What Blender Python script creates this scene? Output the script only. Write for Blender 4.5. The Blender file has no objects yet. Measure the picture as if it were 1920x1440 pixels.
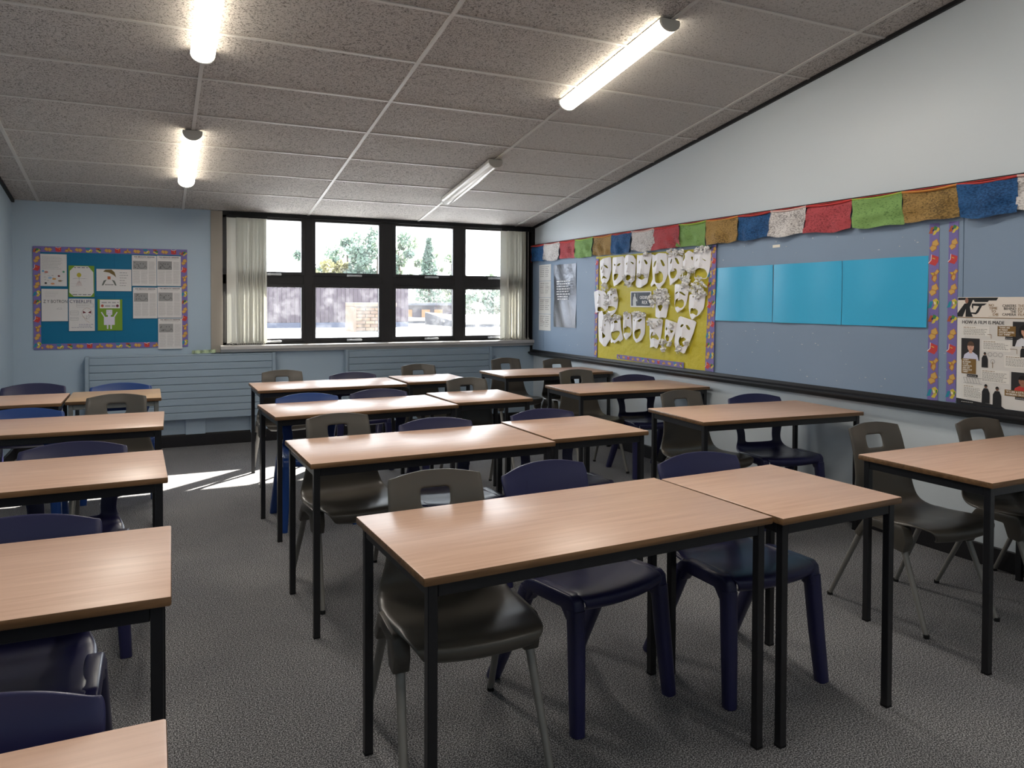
import bpy, bmesh, math, random
from mathutils import Vector, Matrix
from mathutils.geometry import delaunay_2d_cdt, tessellate_polygon

SC = bpy.context.scene
COL = SC.collection
R = random.Random(7)

# ------------------------------------------------------------------ room numbers (metres)
CAM_H = 1.4248
YF, XL, XR, YN = 8.012, -1.14, 4.1154, -2.4      # far wall, left wall, right wall, near wall
ZC, SL = 2.3235, 0.155                           # ceiling height at the far wall, its slope (radians)
TS = math.tan(SL)
def ceil_z(y): return ZC + (YF - y) * TS

# ------------------------------------------------------------------ camera
cam = bpy.data.cameras.new('camera')
cam.sensor_width = 36.0
cam.lens = 1407.74 * 36.0 / 1920.0
cam.shift_y = -(720 - 593.33) / 1920.0
cam.clip_start = 0.05; cam.clip_end = 400
camo = bpy.data.objects.new('camera', cam); COL.objects.link(camo)
rt = Vector((0.90229564, -0.43109837, 0.00409553)); up = Vector((0.00429094, 0.01847953, 0.99982003)); fw = Vector((0.43109647, 0.90211568, -0.01852382))
m = Matrix((rt, up, -fw)).transposed().to_4x4(); m.translation = (0, 0, CAM_H)
camo.matrix_world = m
SC.camera = camo

# ------------------------------------------------------------------ view, sky, sun
SC.view_settings.view_transform = 'Standard'
SC.view_settings.look = 'None'
SC.view_settings.gamma = 1.0
SC.view_settings.use_curve_mapping = False
SC.view_settings.exposure = 1.45
SKY_STRENGTH = 4.3
SUN_STRENGTH = 24.0
LAMP_STRENGTH = 4.6
LAMP_WATTS = 5.2                                  # downward light of each lit strip lamp

W = bpy.data.worlds.new('sky'); SC.world = W; W.use_nodes = True
bg = W.node_tree.nodes['Background']
bg.inputs['Color'].default_value = (0.88, 0.945, 1.0, 1)
bg.inputs['Strength'].default_value = SKY_STRENGTH

sun = bpy.data.lights.new('sun', 'SUN'); sun.energy = SUN_STRENGTH; sun.angle = math.radians(0.6); sun.color = (1.0, 0.95, 0.86)
suno = bpy.data.objects.new('sun', sun); COL.objects.link(suno)
SUN_DIR = Vector((0.755 * math.cos(math.radians(27.8)), 0.655 * math.cos(math.radians(27.8)), math.sin(math.radians(27.8))))
suno.rotation_euler = SUN_DIR.to_track_quat('Z', 'Y').to_euler(); suno.location = (10, 14, 8)

# light portal in the window opening (it only guides the sampling of the sky)
def portal(name, loc, rot, sx, sy):
    l = bpy.data.lights.new(name, 'AREA'); l.shape = 'RECTANGLE'; l.size = sx; l.size_y = sy; l.cycles.is_portal = True
    o = bpy.data.objects.new(name, l); COL.objects.link(o); o.location = loc; o.rotation_euler = rot
portal('window_portal', (2.35, 8.13, 1.64), (-math.pi / 2, 0, 0), 3.5, 1.36)

# ------------------------------------------------------------------ materials
def lin(c):
    c = c / 255.0
    return c / 12.92 if c <= 0.04045 else ((c + 0.055) / 1.055) ** 2.4
def rgb(r, g, b): return (lin(r), lin(g), lin(b), 1.0)

def mat(name, col, rough=0.5, spec=0.5, metal=0.0, bump=None, vary=None, trans=0.0):
    """col is linear rgba; bump=(scale, strength, distance); vary=(scale, amount)"""
    m = bpy.data.materials.new(name); m.use_nodes = True
    nt = m.node_tree; b = nt.nodes['Principled BSDF']
    b.inputs['Base Color'].default_value = col
    b.inputs['Roughness'].default_value = rough
    b.inputs['Specular IOR Level'].default_value = spec
    b.inputs['Metallic'].default_value = metal
    if bump or vary:
        tc = nt.nodes.new('ShaderNodeTexCoord')
    if bump:
        n = nt.nodes.new('ShaderNodeTexNoise'); n.inputs['Scale'].default_value = bump[0]; n.inputs['Detail'].default_value = 3
        nt.links.new(tc.outputs['Object'], n.inputs['Vector'])
        bp = nt.nodes.new('ShaderNodeBump'); bp.inputs['Strength'].default_value = bump[1]; bp.inputs['Distance'].default_value = bump[2]
        nt.links.new(n.outputs['Fac'], bp.inputs['Height']); nt.links.new(bp.outputs['Normal'], b.inputs['Normal'])
    if vary:
        n = nt.nodes.new('ShaderNodeTexNoise'); n.inputs['Scale'].default_value = vary[0]; n.inputs['Detail'].default_value = 4
        nt.links.new(tc.outputs['Object'], n.inputs['Vector'])
        mx = nt.nodes.new('ShaderNodeMix'); mx.data_type = 'RGBA'
        a = vary[1]
        mx.inputs[6].default_value = (col[0] * (1 - a), col[1] * (1 - a), col[2] * (1 - a), 1)
        mx.inputs[7].default_value = (min(1, col[0] * (1 + a)), min(1, col[1] * (1 + a)), min(1, col[2] * (1 + a)), 1)
        nt.links.new(n.outputs['Fac'], mx.inputs[0]); nt.links.new(mx.outputs[2], b.inputs['Base Color'])
    return m

def nodes(name):
    m = bpy.data.materials.new(name); m.use_nodes = True
    nt = m.node_tree
    return m, nt, nt.nodes['Principled BSDF'], nt.nodes.new, nt.links.new

def ramp(nt, stops):
    r = nt.nodes.new('ShaderNodeValToRGB')
    e = r.color_ramp.elements
    while len(e) < len(stops): e.new(0.5)
    for i, (p, c) in enumerate(stops):
        e[i].position = p; e[i].color = c
    return r

# painted walls: one pale grey blue, its lighting difference put into two tones
M_WALL = mat('wall_paint', rgb(168, 186, 202), 0.42, 0.45, bump=(60, 0.06, 0.004), vary=(1.3, 0.03))  # toned down for the dimmer, backlit far wall
M_WALL_LIT = mat('lit_wall_paint', rgb(203, 211, 217), 0.38, 0.45, bump=(60, 0.06, 0.004), vary=(1.3, 0.02))  # same paint lightened to stand in for stronger light on the right wall
M_BLACK = mat('black_paint', (0.010, 0.010, 0.012, 1), 0.5, 0.25)
M_SKIRT = mat('black_skirting', (0.013, 0.012, 0.014, 1), 0.45, 0.4, vary=(8, 0.3))
M_BEIGE = mat('beige_trim_paint', rgb(158, 150, 140), 0.5, 0.4, vary=(5, 0.06))
M_SILL = mat('sill_gloss_paint', rgb(196, 192, 190), 0.3, 0.5)
M_FRAME = mat('dark_bronze_frame', (0.018, 0.016, 0.017, 1), 0.42, 0.5, vary=(14, 0.25))
M_STEEL = mat('white_handle', rgb(190, 192, 195), 0.3, 0.6)
M_RAD = mat('radiator_enamel', rgb(148, 165, 180), 0.38, 0.5)
M_BOARD = mat('board_felt', rgb(128, 147, 170), 0.55, 0.35, bump=(240, 0.15, 0.002), vary=(2.2, 0.05))
M_TBAR = mat('ceiling_bar_white', rgb(200, 197, 192), 0.45, 0.4)
M_DESKMETAL = mat('black_desk_metal', (0.010, 0.010, 0.012, 1), 0.35, 0.5)
M_GREYMETAL = mat('grey_desk_metal', rgb(118, 120, 118), 0.4, 0.5)
M_CHAIRMETAL = mat('chair_leg_grey_metal', rgb(132, 129, 124), 0.35, 0.5, metal=0.25)
M_GREYPLASTIC = mat('grey_chair_plastic', rgb(80, 75, 68), 0.33, 0.5, bump=(500, 0.10, 0.001))
M_NAVY = mat('navy_chair_plastic', rgb(36, 36, 74), 0.34, 0.5, bump=(500, 0.08, 0.001))
M_BLUE = mat('blue_chair_plastic', rgb(24, 62, 128), 0.34, 0.5, bump=(500, 0.08, 0.001))
M_FOOT = mat('black_rubber', (0.015, 0.015, 0.016, 1), 0.7, 0.2)
M_WHITEPLASTIC = mat('white_lamp_plastic', rgb(205, 203, 196), 0.4, 0.5)
M_CAP = mat('lamp_end_cap', rgb(196, 192, 184), 0.45, 0.4)
M_CHAIN = mat('blind_chain', rgb(215, 214, 205), 0.5, 0.4)

# beech laminate
def wood(name, c0, c1, rough, axis_scale=(0.9, 14, 14)):
    m, nt, b, N, L = nodes(name)
    tc = N('ShaderNodeTexCoord'); oi = N('ShaderNodeObjectInfo')
    mp = N('ShaderNodeMapping'); mp.inputs['Scale'].default_value = axis_scale
    ad = N('ShaderNodeVectorMath'); ad.operation = 'ADD'
    mu = N('ShaderNodeMath'); mu.operation = 'MULTIPLY'; mu.inputs[1].default_value = 37.0
    L(oi.outputs['Random'], mu.inputs[0]); L(tc.outputs['Object'], ad.inputs[0]); L(mu.outputs[0], ad.inputs[1]); L(ad.outputs[0], mp.inputs['Vector'])
    n1 = N('ShaderNodeTexNoise'); n1.inputs['Scale'].default_value = 3.2; n1.inputs['Detail'].default_value = 6; n1.inputs['Distortion'].default_value = 0.6
    n2 = N('ShaderNodeTexNoise'); n2.inputs['Scale'].default_value = 24; n2.inputs['Detail'].default_value = 2
    L(mp.outputs[0], n1.inputs['Vector']); L(mp.outputs[0], n2.inputs['Vector'])
    mx = N('ShaderNodeMath'); mx.operation = 'MULTIPLY_ADD'; mx.inputs[1].default_value = 0.16; L(n2.outputs['Fac'], mx.inputs[0]); L(n1.outputs['Fac'], mx.inputs[2])
    r = ramp(nt, [(0.36, c0), (0.80, c1)]); L(mx.outputs[0], r.inputs[0]); L(r.outputs[0], b.inputs['Base Color'])
    b.inputs['Roughness'].default_value = rough; b.inputs['Specular IOR Level'].default_value = 0.42
    return m
M_TOP = wood('beech_laminate', rgb(194, 157, 135), rgb(211, 176, 154), 0.37)
M_TOP2 = wood('yellow_beech_laminate', rgb(184, 150, 114), rgb(204, 172, 138), 0.3)
M_EDGE = wood('varnished_desk_edge', rgb(88, 64, 42), rgb(134, 100, 68), 0.35)

# carpet: flecked dark grey
def carpet():
    m, nt, b, N, L = nodes('flecked_grey_carpet')
    tc = N('ShaderNodeTexCoord')
    n1 = N('ShaderNodeTexNoise'); n1.inputs['Scale'].default_value = 210; n1.inputs['Detail'].default_value = 3
    n2 = N('ShaderNodeTexNoise'); n2.inputs['Scale'].default_value = 560; n2.inputs['Detail'].default_value = 2
    n3 = N('ShaderNodeTexNoise'); n3.inputs['Scale'].default_value = 1.4; n3.inputs['Detail'].default_value = 4
    for n in (n1, n2, n3): L(tc.outputs['Object'], n.inputs['Vector'])
    a = N('ShaderNodeMath'); a.operation = 'MULTIPLY_ADD'; a.inputs[1].default_value = 0.5; L(n2.outputs['Fac'], a.inputs[0]); L(n1.outputs['Fac'], a.inputs[2])
    r = ramp(nt, [(0.58, (0.016, 0.016, 0.019, 1)), (0.74, (0.098, 0.098, 0.102, 1)), (0.90, (0.42, 0.415, 0.42, 1))]); L(a.outputs[0], r.inputs[0])
    r3 = ramp(nt, [(0.3, (0.80, 0.80, 0.82, 1)), (0.7, (1.1, 1.09, 1.07, 1))]); L(n3.outputs['Fac'], r3.inputs[0])
    mx = N('ShaderNodeMix'); mx.data_type = 'RGBA'; mx.blend_type = 'MULTIPLY'; mx.inputs[0].default_value = 1
    L(r.outputs[0], mx.inputs[6]); L(r3.outputs[0], mx.inputs[7]); L(mx.outputs[2], b.inputs['Base Color'])
    bp = N('ShaderNodeBump'); bp.inputs['Strength'].default_value = 0.12; bp.inputs['Distance'].default_value = 0.003
    L(a.outputs[0], bp.inputs['Height']); L(bp.outputs['Normal'], b.inputs['Normal'])
    b.inputs['Roughness'].default_value = 0.95; b.inputs['Specular IOR Level'].default_value = 0.15
    return m
M_CARPET = carpet()

# fissured mineral ceiling tile
def tile(name, c, pit, dens, bump):
    m, nt, b, N, L = nodes(name)
    tc = N('ShaderNodeTexCoord'); oi = N('ShaderNodeObjectInfo')
    mu = N('ShaderNodeMath'); mu.operation = 'MULTIPLY'; mu.inputs[1].default_value = 91.0; L(oi.outputs['Random'], mu.inputs[0])
    ad = N('ShaderNodeVectorMath'); ad.operation = 'ADD'; L(tc.outputs['Object'], ad.inputs[0]); L(mu.outputs[0], ad.inputs[1])
    n1 = N('ShaderNodeTexNoise'); n1.inputs['Scale'].default_value = 52; n1.inputs['Detail'].default_value = 2; n1.inputs['Distortion'].default_value = 1.2
    L(ad.outputs[0], n1.inputs['Vector'])
    n2 = N('ShaderNodeTexNoise'); n2.inputs['Scale'].default_value = 85; n2.inputs['Detail'].default_value = 3; L(ad.outputs[0], n2.inputs['Vector'])
    s = N('ShaderNodeMath'); s.operation = 'SUBTRACT'; s.inputs[1].default_value = 0.5; L(n1.outputs['Fac'], s.inputs[0])
    ab = N('ShaderNodeMath'); ab.operation = 'ABSOLUTE'; L(s.outputs[0], ab.inputs[0])
    # worm-like pits only where the second noise is high
    r2 = ramp(nt, [(dens, (1, 1, 1, 1)), (dens + 0.07, (0, 0, 0, 1))]); L(n2.outputs['Fac'], r2.inputs[0])
    r1 = ramp(nt, [(0.018, (0, 0, 0, 1)), (0.055, (1, 1, 1, 1))]); L(ab.outputs[0], r1.inputs[0])
    mxm = N('ShaderNodeMath'); mxm.operation = 'MAXIMUM'; L(r1.outputs[0], mxm.inputs[0]); L(r2.outputs[0], mxm.inputs[1])
    mx = N('ShaderNodeMix'); mx.data_type = 'RGBA'; mx.inputs[6].default_value = pit; mx.inputs[7].default_value = c
    L(mxm.outputs[0], mx.inputs[0]); L(mx.outputs[2], b.inputs['Base Color'])
    h = N('ShaderNodeMath'); h.operation = 'MULTIPLY_ADD'; h.inputs[1].default_value = 0.35; L(n2.outputs['Fac'], h.inputs[0]); L(mxm.outputs[0], h.inputs[2])
    bp = N('ShaderNodeBump'); bp.inputs['Strength'].default_value = bump; bp.inputs['Distance'].default_value = 0.006
    L(h.outputs[0], bp.inputs['Height']); L(bp.outputs['Normal'], b.inputs['Normal'])
    b.inputs['Roughness'].default_value = 0.9; b.inputs['Specular IOR Level'].default_value = 0.2
    return m
M_TILE = tile('fissured_ceiling_tile', rgb(194, 189, 184), rgb(122, 117, 112), 0.46, 0.7)
M_TILE_SMOOTH = tile('fine_ceiling_tile', rgb(192, 188, 184), rgb(140, 136, 131), 0.50, 0.35)

def glass():
    m = bpy.data.materials.new('dusty_window_glass'); m.use_nodes = True
    nt = m.node_tree; nt.nodes.clear(); N = nt.nodes.new; L = nt.links.new
    out = N('ShaderNodeOutputMaterial'); t = N('ShaderNodeBsdfTransparent'); g = N('ShaderNodeBsdfGlossy'); d = N('ShaderNodeBsdfTranslucent')
    g.inputs['Roughness'].default_value = 0.02; d.inputs['Color'].default_value = (0.9, 0.92, 0.95, 1)
    lw = N('ShaderNodeLayerWeight'); pw = N('ShaderNodeMath'); pw.operation = 'POWER'; pw.inputs[1].default_value = 5.0; L(lw.outputs['Facing'], pw.inputs[0])
    fr = N('ShaderNodeMath'); fr.operation = 'MULTIPLY_ADD'; fr.inputs[1].default_value = 0.9; fr.inputs[2].default_value = 0.03; L(pw.outputs[0], fr.inputs[0])
    tc = N('ShaderNodeTexCoord'); n = N('ShaderNodeTexNoise'); n.inputs['Scale'].default_value = 9; n.inputs['Detail'].default_value = 8; n.inputs['Roughness'].default_value = 0.7
    L(tc.outputs['Object'], n.inputs['Vector'])
    r = ramp(nt, [(0.45, (0.006, 0.006, 0.006, 1)), (0.72, (0.026, 0.026, 0.026, 1))]); L(n.outputs['Fac'], r.inputs[0])
    m1 = N('ShaderNodeMixShader'); L(r.outputs[0], m1.inputs[0]); L(t.outputs[0], m1.inputs[1]); L(d.outputs[0], m1.inputs[2])
    m2 = N('ShaderNodeMixShader'); L(fr.outputs[0], m2.inputs[0]); L(m1.outputs[0], m2.inputs[1]); L(g.outputs[0], m2.inputs[2])
    L(m2.outputs[0], out.inputs['Surface'])
    return m
M_GLASS = glass()

def translucent(name, col, tcol, f, rough=0.6):
    m, nt, b, N, L = nodes(name)
    b.inputs['Base Color'].default_value = col; b.inputs['Roughness'].default_value = rough
    t = N('ShaderNodeBsdfTranslucent'); t.inputs['Color'].default_value = tcol
    mx = N('ShaderNodeMixShader'); mx.inputs[0].default_value = f
    L(b.outputs[0], mx.inputs[1]); L(t.outputs[0], mx.inputs[2]); L(mx.outputs[0], nt.nodes['Material Output'].inputs['Surface'])
    return m
M_BLIND = translucent('cream_blind_fabric', rgb(214, 212, 204), rgb(214, 216, 204), 0.05)

def emitter(name, col, s):
    m, nt, b, N, L = nodes(name)
    b.inputs['Base Color'].default_value = rgb(235, 232, 224)
    b.inputs['Emission Color'].default_value = col; b.inputs['Emission Strength'].default_value = s
    b.inputs['Roughness'].default_value = 0.3
    return m
M_LIT = emitter('lit_lamp_diffuser', (1.0, 0.90, 0.74, 1), LAMP_STRENGTH)
M_UNLIT = mat('unlit_lamp_diffuser', rgb(206, 204, 196), 0.18, 0.6)

_pm = {}
def ink(r, g, b, rough=0.6):
    k = (r, g, b, rough)
    if k not in _pm: _pm[k] = mat('print_%d_%d_%d' % (r, g, b), rgb(r, g, b), rough, 0.3)
    return _pm[k]

# ------------------------------------------------------------------ mesh builder
class MB:
    def __init__(s): s.v = []; s.f = []; s.m = []
    def add(s, vs, fs, mi=0):
        o = len(s.v); s.v += [tuple(q) for q in vs]
        for f in fs: s.f.append(tuple(i + o for i in f)); s.m.append(mi)
    def box(s, x0, x1, y0, y1, z0, z1, mi=0):
        s.add([(x0, y0, z0), (x1, y0, z0), (x1, y1, z0), (x0, y1, z0), (x0, y0, z1), (x1, y0, z1), (x1, y1, z1), (x0, y1, z1)],
              [(0, 3, 2, 1), (4, 5, 6, 7), (0, 1, 5, 4), (1, 2, 6, 5), (2, 3, 7, 6), (3, 0, 4, 7)], mi)
    def prism(s, poly, axis, a, b, mi=0):
        n = len(poly)
        def P(p, t):
            if axis == 'x': return (t, p[0], p[1])
            if axis == 'y': return (p[0], t, p[1])
            return (p[0], p[1], t)
        vs = [P(p, a) for p in poly] + [P(p, b) for p in poly]
        fs = [tuple(range(n))[::-1], tuple(range(n, 2 * n))] + [(i, (i + 1) % n, n + (i + 1) % n, n + i) for i in range(n)]
        s.add(vs, fs, mi)
    def tube(s, pts, rad, n=10, mi=0, sx=1.0, sy=1.0, power=2.0, ref=(1, 0, 0), cap=True):
        pts = [Vector(p) for p in pts]; k = len(pts)
        if not isinstance(rad, (list, tuple)): rad = [rad] * k
        vs = []; fs = []
        for i, p in enumerate(pts):
            d = (pts[min(i + 1, k - 1)] - pts[max(i - 1, 0)]).normalized()
            a = Vector(ref); a = (a - d * a.dot(d))
            if a.length < 1e-4: a = d.orthogonal()
            a.normalize(); b = d.cross(a)
            for j in range(n):
                t = 2 * math.pi * j / n; c, q = math.cos(t), math.sin(t)
                e = 2.0 / power
                c = math.copysign(abs(c) ** e, c); q = math.copysign(abs(q) ** e, q)
                vs.append(p + a * c * rad[i] * sx + b * q * rad[i] * sy)
        for i in range(k - 1):
            for j in range(n):
                fs.append((i * n + j, i * n + (j + 1) % n, (i + 1) * n + (j + 1) % n, (i + 1) * n + j))
        if cap: fs += [tuple(range(n))[::-1], tuple(range((k - 1) * n, k * n))]
        s.add(vs, fs, mi)
    def mesh(s, name, mats, smooth=None, bevel=0, seg=2, fix=True):
        me = bpy.data.meshes.new(name); me.from_pydata(s.v, [], s.f)
        for q in (mats if isinstance(mats, (list, tuple)) else [mats]): me.materials.append(q)
        me.polygons.foreach_set('material_index', s.m)
        if bevel or fix:
            bm = bmesh.new(); bm.from_mesh(me)
            if fix: bmesh.ops.recalc_face_normals(bm, faces=bm.faces)
            if bevel:
                bmesh.ops.bevel(bm, geom=[e for e in bm.edges if len(e.link_faces) == 2 and e.calc_face_angle(0) > 0.5], offset=bevel, segments=seg, affect='EDGES', profile=0.5, clamp_overlap=True)
            bm.to_mesh(me); bm.free()
        if smooth is not None:
            me.polygons.foreach_set('use_smooth', [True] * len(me.polygons))
            me.set_sharp_from_angle(angle=math.radians(smooth))
        me.update()
        return me

def ob(name, me, parent=None, loc=None, rot=None):
    o = bpy.data.objects.new(name, me); COL.objects.link(o)
    if parent: o.parent = parent
    if loc is not None: o.location = loc
    if rot is not None: o.rotation_euler = rot
    return o
def thing(name, label, cat, loc=(0, 0, 0), rz=0.0, group=None, rot=None):
    o = bpy.data.objects.new(name, None); COL.objects.link(o); o.empty_display_size = 0.1
    o.location = loc; o.rotation_euler = rot or (0, 0, rz); o['label'] = label; o['category'] = cat
    if group: o['group'] = group
    return o
def tag(o, label, cat, group=None):
    o['label'] = label; o['category'] = cat
    if group: o['group'] = group
    return o
def struct(o, label=None):
    o['kind'] = 'structure'
    if label: o['label'] = label
    return o
def bake(me, mods):
    """apply modifiers (list of (type, {props})) to a mesh and return the result"""
    o = bpy.data.objects.new('bake', me); COL.objects.link(o)
    for t, pr in mods:
        md = o.modifiers.new(t, t)
        for k, v in pr.items(): setattr(md, k, v)
    dg = bpy.context.evaluated_depsgraph_get(); dg.update()
    r = bpy.data.meshes.new_from_object(o.evaluated_get(dg))
    bpy.data.objects.remove(o)
    return r
def catmull(pts, n):
    out = []; k = len(pts) - 1
    for i in range(n + 1):
        t = i / n * k; j = min(int(t), k - 1); f = t - j
        p0 = pts[max(j - 1, 0)]; p1 = pts[j]; p2 = pts[j + 1]; p3 = pts[min(j + 2, k)]
        out.append(tuple(0.5 * (2 * b + (c - a) * f + (2 * a - 5 * b + 4 * c - d) * f * f + (3 * b - 3 * c + d - a) * f ** 3) for a, b, c, d in zip(p0, p1, p2, p3)))
    return out
def smooth_loop(pts, it=1, k=.25):
    """Chaikin corner cutting of a closed outline"""
    for _ in range(it):
        q = []
        for i in range(len(pts)):
            a, b = pts[i], pts[(i + 1) % len(pts)]
            q.append((a[0] * (1 - k) + b[0] * k, a[1] * (1 - k) + b[1] * k)); q.append((a[0] * k + b[0] * (1 - k), a[1] * k + b[1] * (1 - k)))
        pts = q
    return pts

# ================================================================== LARGE STRUCTURE
# floor and skirtings
b = MB(); b.box(XL - .2, XR + .2, YN - .2, YF + .2, -.1, 0); struct(ob('floor', b.mesh('floor', M_CARPET)), 'flecked dark grey carpet floor')
b = MB(); b.box(XL + .012, XR, YF - .022, YF, 0, .112); b.box(XL + .012, XR, YF - .016, YF, .112, .122)
struct(ob('baseboard_far', b.mesh('baseboard_far', M_SKIRT, bevel=.003)))
b = MB(); b.box(XR - .022, XR, YN, YF - .022, 0, .112); struct(ob('baseboard_right', b.mesh('baseboard_right', M_SKIRT, bevel=.003)))
b = MB(); b.box(XL, XL + .022, YN, YF - .022, 0, .112); struct(ob('baseboard_left', b.mesh('baseboard_left', M_SKIRT, bevel=.003)))
# side walls follow the sloping ceiling
side = [(YN, 0), (YF + .2, 0), (YF + .2, ceil_z(YF + .2) + .1), (YN, ceil_z(YN) + .1)]
b = MB(); b.prism(side, 'x', XR, XR + .18); struct(ob('wall_right', b.mesh('wall_right', M_WALL_LIT)), 'pale blue painted side wall')
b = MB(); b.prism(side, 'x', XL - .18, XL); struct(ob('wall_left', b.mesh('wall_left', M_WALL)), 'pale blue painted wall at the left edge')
# far wall with the window opening
WX0, WX1, WZ0, WZ1 = 0.60, XR, 0.93, 2.30
b = MB(); b.box(XL, XR, YF, YF + .2, 0, WZ0); b.box(XL, WX0, YF, YF + .2, WZ0, ZC + .1); b.box(WX0, XR, YF, YF + .2, WZ1, ZC + .1)
struct(ob('wall_far', b.mesh('wall_far', M_WALL)), 'blue grey painted end wall with the window')
# near wall behind the camera
b = MB(); b.box(XL, XR, YN - .2, YN, 0, ceil_z(YN) + .1)
struct(ob('wall_near', b.mesh('wall_near', M_WALL)))

# ceiling slab with the suspended grid of tiles and bars hung under it
b = MB(); b.prism([(YN - .2, ceil_z(YN - .2) + .06), (YF + .2, ceil_z(YF + .2) + .06), (YF + .2, ceil_z(YF + .2) + .16), (YN - .2, ceil_z(YN - .2) + .16)], 'x', XL - .2, XR + .2)
ceil_o = struct(ob('ceiling', b.mesh('ceiling', M_WALL)), 'sloping suspended ceiling of fissured tiles')
TR = Matrix.Translation((0, YF, ZC)) @ Matrix.Rotation(-SL, 4, 'X')     # local: x across, y = -distance up the slope, z normal
barx = [-.935, .265, 1.465, 2.665, 3.865]
xs = [XL] + barx + [XR]
S0, NROW = .6374, 18
rows = [0.0] + [S0 + .6 * j for j in range(NROW)]
LEN = rows[-1]
tile_cache = {}
def tile_mesh(w, d, mt):
    k = (round(w, 3), round(d, 3), mt.name)
    if k not in tile_cache:
        q = MB(); q.box(-w / 2, w / 2, -d / 2, d / 2, 0, .014); tile_cache[k] = q.mesh('ceiling_tile', mt, bevel=.002, seg=1)
    return tile_cache[k]
for i in range(len(xs) - 1):
    for j in range(len(rows) - 1):
        wdt = xs[i + 1] - xs[i] - .006; d = rows[j + 1] - rows[j] - .006
        mt = M_TILE_SMOOTH if i == 4 else M_TILE
        o = ob('ceiling_tile', tile_mesh(wdt, d, mt), ceil_o)
        o.matrix_local = TR @ Matrix.Translation(((xs[i] + xs[i + 1]) / 2, -(rows[j] + rows[j + 1]) / 2, .004))
q = MB(); q.box(-.012, .012, -LEN, 0, -.003, .004); mb_ = q.mesh('ceiling_bar', M_TBAR)
for xx in barx:
    o = ob('ceiling_bar', mb_, ceil_o); o.matrix_local = TR @ Matrix.Translation((xx, 0, 0))
q = MB(); q.box(XL, XR, -.010, .010, -.0015, .004); mc_ = q.mesh('cross_bar', M_TBAR)
for s in rows[1:]:
    o = ob('cross_bar', mc_, ceil_o); o.matrix_local = TR @ Matrix.Translation((0, -s, 0))
q = MB(); q.box(-.012, .012, -LEN, 0, -.02, .004); me_ = q.mesh('edge_bar', M_BLACK)
for xx in (XL + .010, XR - .010):
    o = ob('edge_bar', me_, ceil_o); o.matrix_local = TR @ Matrix.Translation((xx, 0, 0))
    o['label'] = 'dark edge trim where ceiling meets side wall'

# main window: outer frame, mullions, eight sashes with panes and handles
b = MB()
FY0, FY1 = YF + .03, YF + .075
b.box(.60, .665, FY0, FY1, .95, 2.32); b.box(4.0, XR, FY0, FY1, .95, 2.32)
b.box(.60, XR, FY0, FY1, 2.262, 2.32); b.box(.60, XR, FY0, FY1, .95, 1.012)
for x0, x1 in ((1.42, 1.525), (2.25, 2.395), (3.112, 3.225)): b.box(x0, x1, FY0 - .006, FY1, .95, 2.32)
b.box(.60, XR, FY0, FY1, 1.60, 1.70)
win = struct(ob('window_1', b.mesh('window_1', M_FRAME, bevel=.004)), 'wide dark framed window of eight panes')
cols = [(.70, 1.398, 1.11), (1.546, 2.226, 1.948), (2.417, 3.088, 2.823), (3.246, 3.97, 3.598)]
for x0, x1, hx in cols:
    for z0, z1, hz in ((1.732, 2.263, 1.704), (1.043, 1.572, 1.014)):
        q = MB(); e = .036
        q.box(x0 - e, x0, FY0 - .012, FY1 - .01, z0 - e, z1 + e); q.box(x1, x1 + e, FY0 - .012, FY1 - .01, z0 - e, z1 + e)
        q.box(x0, x1, FY0 - .012, FY1 - .01, z0 - e, z0); q.box(x0, x1, FY0 - .012, FY1 - .01, z1, z1 + e)
        sash = ob('sash', q.mesh('sash', M_FRAME, bevel=.003), win)
        q = MB(); q.box(x0 - .01, x1 + .01, FY0 + .022, FY0 + .026, z0 - .01, z1 + .01); ob('glass_pane', q.mesh('glass_pane', M_GLASS), sash)
        q = MB(); q.box(hx - .075, hx - .02, FY0 - .030, FY0 - .012, hz - .010, hz + .012)
        q.prism([(hx - .055, hz + .008), (hx + .075, hz + .013), (hx + .085, hz + .004), (hx + .08, hz - .010), (hx - .05, hz - .008)], 'y', FY0 - .045, FY0 - .030)
        h = ob('handle', q.mesh('handle', M_STEEL, bevel=.003), sash); h['label'] = 'white window handle'
# sill, head rail, left jamb panel, dark corner trim
b = MB(); b.prism([(YF + .03, .985), (7.945, .985), (7.93, .978), (7.93, .945), (7.955, .938), (7.965, .915), (YF + .03, .915)], 'x', .60, 4.09)
struct(ob('trim_1', b.mesh('trim_1', M_SILL, smooth=30, bevel=.004)), 'pale glossy window sill')
b = MB(); b.box(.585, XR, YF - .012, YF + .03, 2.288, 2.328); struct(ob('trim_2', b.mesh('trim_2', M_BLACK, bevel=.002)), 'dark head rail above the window')
b = MB(); b.box(.515, .625, YF - .018, YF + .02, .915, 2.325); struct(ob('trim_3', b.mesh('trim_3', M_BEIGE, bevel=.003)), 'beige upright panel left of the window')
b = MB(); b.box(4.066, XR, YF - .03, YF + .03, .81, 2.325); struct(ob('trim_4', b.mesh('trim_4', M_BLACK, bevel=.002)), 'dark upright strip in the corner right of the window')
# roof eave outside that shades the upper panes
b = MB(); b.box(-2, 5.2, YF + .1, YF + 1.0, 2.42, 2.55); struct(ob('trim_5', b.mesh('trim_5', M_WALL)))

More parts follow.
